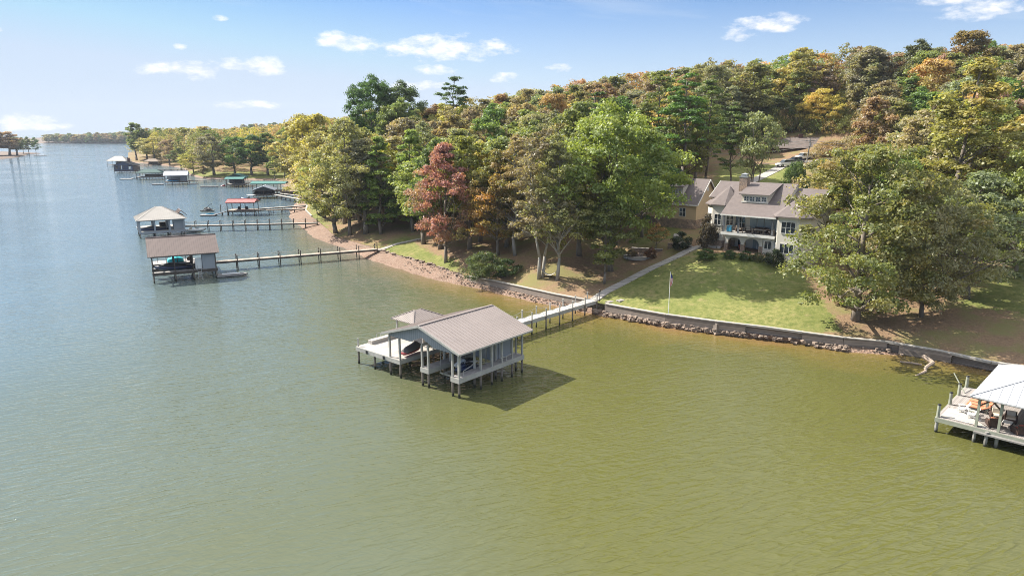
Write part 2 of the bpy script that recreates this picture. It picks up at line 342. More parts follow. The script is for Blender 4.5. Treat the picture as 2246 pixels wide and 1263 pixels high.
CTRL = [(35,112,6.9),(41,109,6.9),(45,120,7.4),(30,118,6.8),(33,104,5.4),(37,98,4.0),(35,130,8),(45,140,9),(25,140,8),(50,118,7.2),
 (4.7,110.7,3),(14.8,107,2.5),(-11.5,125.7,2.5),(-3,129,4.6),(22.8,118,4.9),(5.4,130,6.5),(44.7,85.5,2.5),(70.9,91.9,4),(79.6,113.2,6.5),(62,80,2.2),(25,100,3.3),
 (52,100,4.5),(58,112,6.5),(74,195,17.6),(69.6,165,15.2),(55,160,14),(46,160,13),(60,145,11),(80,215,19.4),(99,200,20),(66,212,19),(90,170,17),(100,140,14),
 (-81,260,5),(-65,240,7),(-43,230,14),(-28,250,12.5),(-12,260,15),(14,280,20),(32,280,24),(51,270,27),(72,260,29),(94,240,29),(108,220,30),(117,210,28),
 (123,200,28),(135,190,26),(-44,172,1.9),(-30,200,6),(0,180,8.5),(20,200,12),(30,170,10),(10,150,7),(-20,150,2.6),(-355,680,7),(-197,450,5),(-150,405,1.6),
 (-100,330,4),(0,400,20),(100,400,30),(200,300,30),(-200,800,8),(0,1000,24),(300,100,20),(200,120,18),(200,60,10),(120,60,5),(800,800,28),(-500,1200,6),
 (1500,200,30),(1500,2000,28),(-70,200,1.5),(-90,300,1.5),(-120,410,1.5),(-140,415,1.6),(-90,400,2.5)]
cp = [(x, y) for x, y, z in CTRL]; cz = [z for x, y, z in CTRL]
for i in range(0, len(BL), 5): cp.append(tuple(BL[i])); cz.append(BZ[i])
cp = np.array(cp, float); cz = np.array(cz, float)
def phi(d2): return np.sqrt(d2 + 36.0)
D2 = ((cp[:, None] - cp[None]) ** 2).sum(-1)
RB = np.linalg.solve(phi(D2) + np.eye(len(cp)) * -.02, cz - cz.mean())
def gz_raw(P):
    P = np.atleast_2d(np.asarray(P, float)); o = np.empty(len(P))
    for i in range(0, len(P), 4000):
        q = P[i:i+4000]; d2 = ((q[:, None] - cp[None]) ** 2).sum(-1); o[i:i+4000] = phi(d2) @ RB + cz.mean()
    return o
def seg_dist(P, PL):
    """distance of points to a polyline, and the nearest segment"""
    P = np.atleast_2d(np.asarray(P, float)); best = np.full(len(P), 1e9); idx = np.zeros(len(P), int); tt = np.zeros(len(P))
    for i in range(len(PL) - 1):
        a = PL[i]; ab = PL[i+1] - a; L2 = max(ab @ ab, 1e-9)
        t = np.clip(((P - a) @ ab) / L2, 0, 1); d = np.hypot(*(P - a - t[:, None] * ab).T)
        k = d < best; best[k] = d[k]; idx[k] = i; tt[k] = t[k]
    return best, idx, tt
def inside(P, poly):
    P = np.atleast_2d(np.asarray(P, float)); c = np.zeros(len(P), bool); n = len(poly); j = n - 1
    for i in range(n):
        xi, yi = poly[i]; xj, yj = poly[j]
        m = ((yi > P[:, 1]) != (yj > P[:, 1])) & (P[:, 0] < (xj - xi) * (P[:, 1] - yi) / (yj - yi + 1e-12) + xi); c ^= m; j = i
    return c
CLOSE = [np.array([-620., 2400.]), np.array([1600., 2400.]), np.array([1600., 18.])]
LAND = np.array(list(BL) + CLOSE)
def gz(P):
    P = np.atleast_2d(np.asarray(P, float)); z = gz_raw(P)
    d, i, t = seg_dist(P, BL); zb = BZ[i] * (1 - t) + BZ[np.minimum(i + 1, len(BZ) - 1)] * t
    f = np.clip(d / 4.0, 0, 1); f = f * f * (3 - 2 * f)
    return np.maximum(zb * (1 - f) + z * f, .35)
def g1(x, y): return float(gz([(x, y)])[0])
def hit(px, py):
    """where the sight line through a source pixel meets the ground"""
    lo, hi = 60.0, 900.0; last = None
    ds = np.concatenate([np.arange(62, 260, 1.0), np.arange(260, 700, 5.0)])
    pts = np.array([at(px, py, d=q) for q in ds]); h = gz(pts[:, :2])
    k = np.argmax(pts[:, 2] < h)
    if k == 0: return pts[0]
    a, b = pts[k-1], pts[k]; ha, hb = h[k-1], h[k]; f = (a[2] - ha) / max((a[2] - ha) - (b[2] - hb), 1e-6)
    p = a + (b - a) * f; p[2] = g1(p[0], p[1]); return p

# --- ground sheet (triangulated inside the bank line)
pts = []
def scatter(x0, x1, y0, y1, st, rule=None):
    xs = np.arange(x0, x1, st, dtype=float); ys = np.arange(y0, y1, st * .9, dtype=float); X, Y = np.meshgrid(xs, ys); X[::2] += st / 2
    P = np.stack([X.ravel(), Y.ravel()], 1) + RNG.uniform(-.22, .22, (X.size, 2)) * st
    return P if rule is None else P[rule(P)]
near = lambda P: (P[:, 1] < 190) & (P[:, 0] > -75) & (P[:, 0] < 120)
mid = lambda P: (P[:, 1] < 520) & (P[:, 0] > -330) & (P[:, 0] < 260)
pts = [scatter(-75, 120, 20, 190, 1.9), scatter(-330, 260, 0, 520, 6.5, lambda P: ~near(P)), scatter(-640, 1600, 0, 2400, 45, lambda P: ~mid(P))]
pts = np.concatenate(pts); pts = pts[inside(pts, LAND)]; dB, _, _ = seg_dist(pts, BL); pts = pts[dB > .8]
allp = np.concatenate([LAND, pts]); nL = len(LAND)
res = delaunay_2d_cdt([Vector(p) for p in allp], [(i, (i + 1) % nL) for i in range(nL)], [], 0, 1e-4)
gv = np.array([(v.x, v.y) for v in res[0]]); gf = np.array(res[2])
cen = gv[gf].mean(1); gf = gf[inside(cen, LAND)]
gzz = gz(gv); relief = (np.sin(gv[:, 0] * .9 + np.sin(gv[:, 1] * .5)) * np.cos(gv[:, 1] * .8)) * .05
dB, _, _ = seg_dist(gv, BL); gzz += relief * np.clip(dB - 1, 0, 1)
# where grass grows (1) and where leaf litter lies (0): part of the yard itself
def poly_soft(P, poly, soft):
    poly = np.array(poly); d, _, _ = seg_dist(P, np.vstack([poly, poly[:1]])); s = np.where(inside(P, poly), d, -d)
    return np.clip(s / soft + .5, 0, 1)
lawns = []
lawns.append([tuple(at(*p, z)[:2]) for p, z in [((1300,668),1.6),((1330,636),2.2),((1450,590),3.6),((1540,566),5.6),((1700,580),6),((1760,600),5),((1850,730),1.6),((1700,724),1.6),((1461,695),1.6)]])
lawns.append([tuple(at(*p, z)[:2]) for p, z in [((832,545),1.4),((890,525),1.8),((945,560),1.8),((1010,585),1.8),((1000,600),1.5),((941,580),1.4),((880,563),1.3)]])
lawns.append([tuple(at(*p, z)[:2]) for p, z in [((1370,535),5),((1480,505),6),((1500,530),6.5),((1400,550),5)]])
lawns.append([(50,150),(58,152),(70,170),(78,190),(60,200),(48,165)])
lawns.append([(-185,396),(-128,396),(-110,380),(-92,420),(-180,430)])
lawns.append([(-345,575),(-262,492),(-185,395),(-178,425),(-250,505),(-330,590)])
lawns.append([tuple(at(*p, z)[:2]) for p, z in [((672,478),1.2),((674,448),1.2),((720,455),1.6),((720,500),1.6)]])
lawns.append([(60,90),(75,80),(110,90),(110,120),(85,112)])
grass = np.zeros(len(gv))
for q, l in enumerate(lawns): grass = np.maximum(grass, poly_soft(gv, l, 3.0 if q < 3 else 8.0))
me = bpy.data.meshes.new('ground'); me.from_pydata([(a[0], a[1], z) for a, z in zip(gv, gzz)], [], [tuple(map(int, f)) for f in gf]); me.update(); me.shade_smooth()
att = me.attributes.new('grass', 'FLOAT', 'POINT'); att.data.foreach_set('value', grass.astype(np.float32))
m, nt_, b, N, L = newmat('yard_ground')
tcn = N('ShaderNodeTexCoord'); at_ = N('ShaderNodeAttribute'); at_.attribute_name = 'grass'
def nse(sc, det=5, r=.6):
    n = N('ShaderNodeTexNoise'); n.inputs['Scale'].default_value = sc; n.inputs['Detail'].default_value = det; n.inputs['Roughness'].default_value = r; L(tcn.outputs['Object'], n.inputs[0]); return n
def mixc(f, a, b_):
    n = N('ShaderNodeMixRGB')
    if isinstance(f, float): n.inputs[0].default_value = f
    else: L(f, n.inputs[0])
    for i, q in ((1, a), (2, b_)):
        if isinstance(q, tuple): n.inputs[i].default_value = (*q, 1)
        else: L(q, n.inputs[i])
    return n.outputs[0]
def rng(v, a, b_, c=0., d=1.):
    n = N('ShaderNodeMapRange'); L(v, n.inputs[0]); n.inputs[1].default_value = a; n.inputs[2].default_value = b_; n.inputs[3].default_value = c; n.inputs[4].default_value = d; return n.outputs[0]
g = mixc(rng(nse(.12, 4).outputs[0], .35, .65), (.165,.188,.055), (.28,.26,.10)); g = mixc(rng(nse(1.2, 8, .75).outputs[0], .4, .62), g, (.12,.148,.04))
g = mixc(rng(nse(.45, 6, .7).outputs[0], .56, .70, 0, .6), g, (.36,.27,.15))
l = mixc(rng(nse(2.2, 9, .8).outputs[0], .38, .62), (.19,.125,.08), (.30,.205,.125)); l = mixc(rng(nse(.22, 5).outputs[0], .45, .62), l, (.21,.19,.08))
sm = N('ShaderNodeMath'); sm.operation = 'ADD'; L(at_.outputs['Fac'], sm.inputs[0]); L(rng(nse(.8, 7, .7).outputs[0], .25, .75, -.35, .35), sm.inputs[1])
L(mixc(rng(sm.outputs[0], .38, .62), l, g), b.inputs['Base Color']); b.inputs['Roughness'].default_value = .95; setspec(b, .15)
bm = N('ShaderNodeBump'); bm.inputs['Strength'].default_value = .8; bm.inputs['Distance'].default_value = .12; L(nse(3.5, 8, .8).outputs[0], bm.inputs['Height']); L(bm.outputs[0], b.inputs['Normal'])
me.materials.append(m); tag(link('ground', me), kind='structure')

# --- beach strip: from the foot of the bank down under the water
rows = [-9, -4, -1.5, -.5, 0, .25, .5, .75, 1.0]; bv, bf = [], []
fall = []
for i in range(len(BL)):
    d = BL[i] - WL[i]; n_ = max(np.linalg.norm(d), .05); dn = d / n_
    walled = at and (BL[i][0] > -7.5 and BL[i][1] < 125)
    foot = BZ[i] * (.42 if walled else .97)
    if BL[i][0] > 44: foot = .12
    for r_ in rows:
        if r_ < 0: p = WL[i] + dn * r_; z = .16 * r_
        else: p = WL[i] + d * r_; z = foot * r_ ** .8 + (0 if r_ in (0, 1) else random.uniform(-.06, .06))
        bv.append((p[0], p[1], z - .012))
nr = len(rows)
for i in range(len(BL) - 1):
    for k in range(nr - 1): bf.append((i*nr+k, (i+1)*nr+k, (i+1)*nr+k+1, i*nr+k+1))
me = bpy.data.meshes.new('beach'); me.from_pydata(bv, [], bf); me.update(); me.shade_smooth()
m, nt_, b, N, L = newmat('gravel_beach'); tcn = N('ShaderNodeTexCoord')
vo = N('ShaderNodeTexVoronoi'); vo.inputs['Scale'].default_value = 3.2; L(tcn.outputs['Object'], vo.inputs[0])
c = mixc(rng(nse(.35, 5).outputs[0], .35, .65), (.235,.148,.105), (.17,.105,.072)); spx = N('ShaderNodeSeparateXYZ'); L(vo.outputs['Color'], spx.inputs[0])
c = mixc(rng(spx.outputs[0], .1, .95, 0, .75), c, (.30,.215,.165)); c = mixc(rng(nse(1.7, 8, .8).outputs[0], .5, .66, 0, .7), c, (.20,.13,.09))
L(c, b.inputs['Base Color']); b.inputs['Roughness'].default_value = .9
bm = N('ShaderNodeBump'); bm.inputs['Strength'].default_value = .9; bm.inputs['Distance'].default_value = .15; L(vo.outputs['Distance'], bm.inputs['Height']); L(bm.outputs[0], b.inputs['Normal'])
me.materials.append(m); tag(link('beach', me), kind='structure')

# --- stones strewn along the foot of the bank (too many to count)
def stone_mesh(pls, name, mat):
    base = np.array([(x, y, z) for x in (-1, 1) for y in (-1, 1) for z in (-1, 1)], float)
    fc = [(0,1,3,2),(4,6,7,5),(0,4,5,1),(2,3,7,6),(0,2,6,4),(1,5,7,3)]; V_, F_ = [], []
    for (x, y, z, s) in pls:
        q = base * RNG.uniform(.55, 1.0, (8, 3)) * (s * RNG.uniform(.7, 1.3), s * RNG.uniform(.6, 1), s * RNG.uniform(.3, .6)); a = RNG.uniform(0, 6.28)
        c_, s_ = math.cos(a), math.sin(a); q = np.stack([q[:, 0]*c_ - q[:, 1]*s_, q[:, 0]*s_ + q[:, 1]*c_, q[:, 2]], 1) + (x, y, z); n = len(V_)
        V_ += q.tolist(); F_ += [tuple(i + n for i in f) for f in fc]
    me = bpy.data.meshes.new(name); me.from_pydata(V_, [], F_); me.update(); me.materials.append(mat); return link(name, me)
mrock, nt_, b, N, L = newmat('shore_stone'); tcn = N('ShaderNodeTexCoord')
L(mixc(rng(nse(1.1, 3).outputs[0], .35, .65), (.38,.29,.23), (.20,.16,.13)), b.inputs['Base Color']); b.inputs['Roughness'].default_value = .9
pl = []
for i in range(len(BL)):
    if BL[i][1] > 135 or BL[i][0] > 46: continue
    right = BL[i][0] > 10; n_ = 34 if right else (16 if BL[i][0] > -8 else 8)
    if 45.9 > BL[i][0] > 41: n_ = 7
    for _ in range(n_):
        f = RNG.uniform(.12, 1.0) ** (.8 if right else .6) * .97; p = WL[i] + (BL[i] - WL[i]) * f + RNG.uniform(-.6, .6, 2)
        if seg_dist([p], BL)[0][0] < .25: continue
        if abs(p[0] - 11.5) < 1.2 and abs(p[1]-97) < 1: pass
        walled = BL[i][0] > -7.5
        pl.append((p[0], p[1], BZ[i] * (.42 if walled else .97) * f ** .8 + .04, RNG.uniform(.09, .27) * (1.1 if right else .8)))
tag(stone_mesh(pl, 'shore_rocks', mrock), 'loose brown rocks strewn below the sea wall and along the beach', 'rocks', kind='stuff')

# --- walls along the bank
def wall_thing(i0, i1, name, label, h_extra=.06, th=.36, mat='seawall', capmat='concrete_cap', z_foot=-.4, cap=True):
    t = thing(name, (0, 0, 0), 0, label, 'wall'); mb, mc_ = MB(), MB()
    for i in range(i0, i1):
        a, b_ = BL[i], BL[i+1]; d = (b_ - a) / np.linalg.norm(b_ - a); n_ = np.array([-d[1], d[0]])
        mid_ = WL[i] - BL[i]
        if n_ @ mid_ < 0: n_ = -n_
        q = [a + n_ * .22, b_ + n_ * .22, b_ - n_ * .2, a - n_ * .2]; za, zb = BZ[i] + h_extra, BZ[i+1] + h_extra
        mb.add([(q[0][0], q[0][1], z_foot), (q[1][0], q[1][1], z_foot), (q[1][0], q[1][1], zb), (q[0][0], q[0][1], za), (q[3][0], q[3][1], za), (q[2][0], q[2][1], zb)], [(0,1,2,3), (3,2,5,4)])
        if cap:
            c_ = [a + n_ * .30, b_ + n_ * .30, b_ - n_ * .24, a - n_ * .24]
            mc_.add([(c_[0][0], c_[0][1], za+.02), (c_[1][0], c_[1][1], zb+.02), (c_[1][0], c_[1][1], zb+.14), (c_[0][0], c_[0][1], za+.14), (c_[3][0], c_[3][1], za+.14), (c_[2][0], c_[2][1], zb+.14), (c_[3][0], c_[3][1], za-.1), (c_[2][0], c_[2][1], zb-.1)],
                    [(0,1,2,3), (3,2,5,4), (4,5,7,6)])
    mb.build('wall_face', M[mat], t)
    if cap: mc_.build('coping', M[capmat], t)
    return t
def nearest_i(x, y): return int(np.argmin(np.hypot(BL[:, 0] - x, BL[:, 1] - y)))
iR = 0; iW = nearest_i(*at(1318, 668, 1.6)[:2]); iW2 = nearest_i(*at(1284, 658, 1.6)[:2]); iL = nearest_i(*at(1025, 606, 1.4)[:2])
wall_thing(iR, iW, 'sea_wall', 'long grey concrete sea wall below the lawn right of the walkway, with dark stained face')
wall_thing(iW2, iL, 'sea_wall', 'low concrete sea wall left of the walkway, in front of the leaf-covered bank', h_extra=.02)
iC = nearest_i(*at(684, 475, 1.2)[:2]); iC2 = nearest_i(*at(668, 438, 1)[:2])
wall_thing(iC, iC2, 'sea_wall', 'curved pale curb wall round the small green lawn by the hip-roofed dock', h_extra=.12)
# step-down groin in the right wall
gp = at(1574, 722, .7); gr = thing('wall_buttress', (gp[0], gp[1], 0), R(-62), 'stepped stone buttress standing against the middle of the long sea wall', 'buttress')
mb = MB()
for k in range(5): mb.box(-.25 - .28 * k, .1 - .28 * k, -.3 + .01 * k, .3 - .01 * k, -.3, 1.5 - .28 * k)
mb.build('stone_steps', M['concrete'], gr)
# stacked stone edging left of the sea wall
iE = nearest_i(*at(828, 545, 1.3)[:2]); pl = []
for i in range(iL + 1, iE):
    for _ in range(4):
        f = RNG.uniform(0, 1); p = BL[i] * (1 - f) + BL[i+1] * f + RNG.uniform(-.35, .35, 2); pl.append((p[0], p[1], BZ[i] + RNG.uniform(-.45, .12), RNG.uniform(.25, .5)))
tag(stone_mesh(pl, 'stone_edging', mrock), 'rough stacked fieldstone edging between the beach and the small green lawn', 'stone edging')

# --- water
def grid_axis(segs):
    o = []
    for a, b_, st in segs: o += list(np.arange(a, b_, st))
    return np.array(o + [segs[-1][1]])
gx = grid_axis([(-9000,-700,400),(-700,-170,14),(-170,-75,2.5),(-75,62,1.25),(62,150,8),(150,3000,300)])
gy = grid_axis([(-60,55,8),(55,200,1.25),(200,330,2.5),(330,700,8),(700,1500,40),(1500,12000,700)])
X, Y = np.meshgrid(gx, gy); P = np.stack([X.ravel(), Y.ravel()], 1); dW, iw, _ = seg_dist(P, WL)
WPOLY = np.array(list(WL) + CLOSE); ins = inside(P, WPOLY); sd_ = np.where(ins, -dW, dW)
ny, nx = X.shape; ii = np.arange(ny * nx).reshape(ny, nx)
fq = np.stack([ii[:-1, :-1].ravel(), ii[:-1, 1:].ravel(), ii[1:, 1:].ravel(), ii[1:, :-1].ravel()], 1)
keep = (sd_[fq] > -14).any(1); fq = fq[keep]
me = bpy.data.meshes.new('water'); me.from_pydata([(a, b_, 0) for a, b_ in P], [], [tuple(map(int, f)) for f in fq]); me.update()
att = me.attributes.new('offshore', 'FLOAT', 'POINT'); att.data.foreach_set('value', np.clip(sd_, -5, 60).astype(np.float32))
m, nt_, b, N, L = newmat('lake_water'); tcn = N('ShaderNodeTexCoord')
at_ = N('ShaderNodeAttribute'); at_.attribute_name = 'offshore'
ad = N('ShaderNodeMath'); ad.operation = 'ADD'; L(at_.outputs['Fac'], ad.inputs[0]); L(rng(nse(.16, 4).outputs[0], .3, .7, -2.0, 2.0), ad.inputs[1])
c = mixc(rng(nse(.012, 3).outputs[0], .35, .65), (.094,.097,.026), (.104,.105,.034))
c = mixc(rng(ad.outputs[0], 1.5, 9.0), (.16,.125,.035), c); c = mixc(rng(ad.outputs[0], -1.8, 2.4), (.235,.14,.065), c)
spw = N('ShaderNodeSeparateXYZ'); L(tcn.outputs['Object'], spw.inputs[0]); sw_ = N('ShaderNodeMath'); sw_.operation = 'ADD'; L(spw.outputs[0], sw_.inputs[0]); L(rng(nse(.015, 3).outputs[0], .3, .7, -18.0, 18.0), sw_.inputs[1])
c = mixc(rng(sw_.outputs[0], 4, -95), c, (.105, .158, .19))      # sky reflection painted into the body colour, bluer towards the left
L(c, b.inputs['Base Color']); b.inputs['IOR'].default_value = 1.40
def ripples(ang, su, sv, power):
    """wind ripples: long thin crests lying along one direction"""
    vr = N('ShaderNodeVectorRotate'); vr.rotation_type = 'Z_AXIS'; vr.inputs['Angle'].default_value = R(-ang); L(tcn.outputs['Object'], vr.inputs['Vector'])
    mp = N('ShaderNodeMapping'); mp.inputs['Scale'].default_value = (su, sv, 1); L(vr.outputs[0], mp.inputs[0])
    n = N('ShaderNodeTexNoise'); n.inputs['Scale'].default_value = 1.0; n.inputs['Detail'].default_value = 2.5; n.inputs['Roughness'].default_value = .45; n.inputs['Distortion'].default_value = .25; L(mp.outputs[0], n.inputs[0])
    a = N('ShaderNodeMath'); a.operation = 'MULTIPLY_ADD'; L(n.outputs[0], a.inputs[0]); a.inputs[1].default_value = 2; a.inputs[2].default_value = -1
    b_ = N('ShaderNodeMath'); b_.operation = 'ABSOLUTE'; L(a.outputs[0], b_.inputs[0]); c_ = N('ShaderNodeMath'); c_.operation = 'SUBTRACT'; c_.inputs[0].default_value = 1; L(b_.outputs[0], c_.inputs[1])
    p_ = N('ShaderNodeMath'); p_.operation = 'POWER'; L(c_.outputs[0], p_.inputs[0]); p_.inputs[1].default_value = power; return p_.outputs[0]
r1 = ripples(22, .30, 1.25, 3.0); r2 = ripples(-14, .45, 1.6, 2.0); r3 = ripples(40, .12, .42, 1.5)
wave = N('ShaderNodeMath'); wave.operation = 'MULTIPLY_ADD'; L(r2, wave.inputs[0]); wave.inputs[1].default_value = .45; L(r1, wave.inputs[2])
wave2 = N('ShaderNodeMath'); wave2.operation = 'MULTIPLY_ADD'; L(r3, wave2.inputs[0]); wave2.inputs[1].default_value = .9; L(wave.outputs[0], wave2.inputs[2]); wave = wave2
windy = rng(nse(.02, 4, .5).outputs[0], .35, .65, .35, 1.0)
bm = N('ShaderNodeBump'); bm.inputs['Distance'].default_value = .085; L(windy, bm.inputs['Strength']); L(wave.outputs[0], bm.inputs['Height']); L(bm.outputs[0], b.inputs['Normal'])
L(rng(nse(.02, 4, .5).outputs[0], .35, .65, .05, .12), b.inputs['Roughness'])
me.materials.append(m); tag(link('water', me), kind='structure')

# --- concrete path up to the house, driveway behind it
def strip(name, cl_pts, width, mat, lift=.05):
    P = [np.array(p[:2]) for p in cl_pts]; Q = []
    for a, b_ in zip(P[:-1], P[1:]):
        n = max(1, int(np.linalg.norm(b_ - a) / 1.0)); Q += [a + (b_ - a) * k / n for k in range(n)]
    Q.append(P[-1]); Q = np.array(Q)
    for _ in range(6): Q[1:-1] = (Q[:-2] + Q[1:-1] * 2 + Q[2:]) / 4
    d = np.gradient(Q, axis=0); d /= np.linalg.norm(d, axis=1)[:, None]; n_ = np.stack([-d[:, 1], d[:, 0]], 1)
    cols = [-.5, -.17, .17, .5]; V_ = []
    for c_ in cols:
        q = Q + n_ * width * c_; z = gz(q) + .09 + lift; V_.append(np.column_stack([q, z]))
    z = np.max([v[:, 2] for v in V_], 0)
    mb = MB(); k = len(Q); top = []
    for v in V_: v[:, 2] = z
    vs = [tuple(p) for v in V_ for p in v] + [(p[0], p[1], p[2] - .35) for p in V_[0]] + [(p[0], p[1], p[2] - .35) for p in V_[-1]]
    fs = []
    for c_ in range(3):
        for i in range(k-1): fs.append((c_*k+i, c_*k+i+1, (c_+1)*k+i+1, (c_+1)*k+i))
    for i in range(k-1): fs.append((4*k+i, 4*k+i+1, i+1, i)); fs.append((3*k+i, 3*k+i+1, 5*k+i+1, 5*k+i))
    mb.add(vs, fs); return tag(mb.build(name, mat), kind='structure')
M['path'] = planks('path_slabs', (.40,.37,.34), 1, 1.5, .9, .12)
ab_ = at(1301, 657, 1.75)
pp = [ab_[:2]] + [hit(*q)[:2] for q in [(1340,634),(1385,612),(1430,588),(1470,570),(1505,556)]] + [np.array([30.5, 116.2]), np.array([33.3, 116.4]), np.array([35.6, 114.2])]
strip('path', pp, 1.5, M['path'])
strip('path', [np.array([30.5,116.5]), np.array([29.5,121]), np.array([31.0,126.5])], 1.5, M['path'], .055)
strip('driveway', [hit(*q)[:2] for q in [(1640,402),(1668,390),(1700,374)]] + [np.array([78,196]), np.array([92,200])], 2.8, M['path'], .03)
# ------------------------------------------------------------------ docks and boats
def place(o_, ang, a, b, z=0): c, s = math.cos(ang), math.sin(ang); return (o_[0] + c*a - s*b, o_[1] + s*a + c*b, z)
def sect(x, hw, zb, zt, deck=.85, n=9):
    """a boat cross-section ring at x: keel, chine, gunwale, rounded deck"""
    return [(x, -hw*.0, zb), (x, -hw*.62, zb + (zt-zb)*.22), (x, -hw, zb + (zt-zb)*.62), (x, -hw*.9, zt), (x, -hw*.45, zt + .02), (x, hw*.45, zt + .02), (x, hw*.9, zt), (x, hw, zb + (zt-zb)*.62), (x, hw*.62, zb + (zt-zb)*.22)]
def jet_ski(loc, rz, label, hullmat, seatmat, cover=None, pitch=0):
    t = thing('jet_ski', loc, rz, label, 'jet ski')
    if pitch: t.rotation_euler = (0, pitch, rz)
    mb = MB(); mb.loft([sect(-1.45,.48,.12,.42), sect(-.8,.56,.04,.50), sect(0,.58,0,.55), sect(.8,.5,.02,.62), sect(1.3,.3,.16,.66), sect(1.65,.05,.42,.62)]); mb.build('hull', hullmat, t, smooth=True)
    if cover:
        mb = MB(); mb.loft([[(x, y*w_, z0 + (h-z0)*q) for y, q in ((-1,0),(-.85,.45),(-.35,.9),(0,1),(.35,.9),(.85,.45),(1,0))] for x, w_, z0, h in ((-1.4,.5,.38,.62),(-.9,.58,.42,.95),(-.2,.6,.45,1.02),(.35,.58,.5,1.12),(.75,.5,.55,1.22),(1.15,.34,.6,.92),(1.6,.08,.58,.68))])
        mb.build('cover', cover, t, smooth=True)
    else:
        mb = MB(); mb.loft([[(x, -w_, z0), (x, -w_*.7, z1), (x, w_*.7, z1), (x, w_, z0)] for x, w_, z0, z1 in ((-1.2,.2,.45,.66),(-.6,.22,.5,.86),(0,.2,.52,.88),(.25,.15,.55,.80))]); mb.build('seat', seatmat, t, smooth=True)
        mb = MB(); mb.loft([[(x, -w_, z0), (x, -w_*.6, z1), (x, w_*.6, z1), (x, w_, z0)] for x, w_, z0, z1 in ((.15,.26,.52,.9),(.5,.34,.55,1.02),(.95,.3,.6,.86),(1.4,.1,.6,.68))]); mb.build('cowling', hullmat, t, smooth=True)
        MB().cyl((.35,-.36,1.08),(.35,.36,1.08),.025).cyl((.5,0,.9),(.35,0,1.08),.04).build('handlebar', M['black'], t)
    return t
def walkway(p0, p1, width, zt, label, deckmat, postmat, pilmat, step=3.0, posts=True, rope=True, post_h=1.0, fascia=.3, name='dock_walkway', zt2=None, last=.7, group=None):
    p0 = np.array(p0[:2]); p1 = np.array(p1[:2]); L_ = np.linalg.norm(p1 - p0); a = math.atan2(p1[1]-p0[1], p1[0]-p0[0])
    t = thing(name, (p0[0], p0[1], 0), a, label, 'walkway', group); zt2 = zt if zt2 is None else zt2; zf = lambda x: zt + (zt2 - zt) * x / L_
    hw = width / 2
    MB().beam((0,0,zt-.04), (L_,0,zt2-.04), width, .08).build('deck', deckmat, t)
    MB().beam((0,-hw-.03,zt-.08-fascia/2), (L_,-hw-.03,zt2-.08-fascia/2), .06, fascia).beam((0,hw+.03,zt-.08-fascia/2), (L_,hw+.03,zt2-.08-fascia/2), .06, fascia).build('fascia', postmat, t)
    n = max(2, int(round(L_ / step))); tops = {-1: [], 1: []}
    for i in range(n + 1):
        x = min(.15 + i * (L_ - .3) / n, L_ - .15); z = zf(x)
        for s in (-1, 1):
            wet = i < n * last + 1
            y = s * (hw + .14)
            MB().cyl((x, y, -1.2 if wet else .2), (x, y, z - .05), .105, .10, 7).build('piling', pilmat, t)
            if posts: MB().cyl((x, y, z - .05), (x, y, z + post_h), .10, .085, 7).build('post', postmat, t)
            tops[s].append((x, y, z + post_h))
            if posts: MB().box(x-.11, x+.11, y-.11, y+.11, z+post_h-.002, z+post_h+.05).build('post_cap', postmat, t)
    if rope and posts:
        for s in (-1, 1):
            mb = MB()
            for a_, b_ in zip(tops[s][:-1], tops[s][1:]):
                pts = [Vector(a_).lerp(Vector(b_), k/6) - Vector((0,0,.08 + .32*math.sin(math.pi*k/6))) for k in range(7)]; mb.tube(pts, .028, 4)
            mb.build('rope', M['rope'], t)
    return t
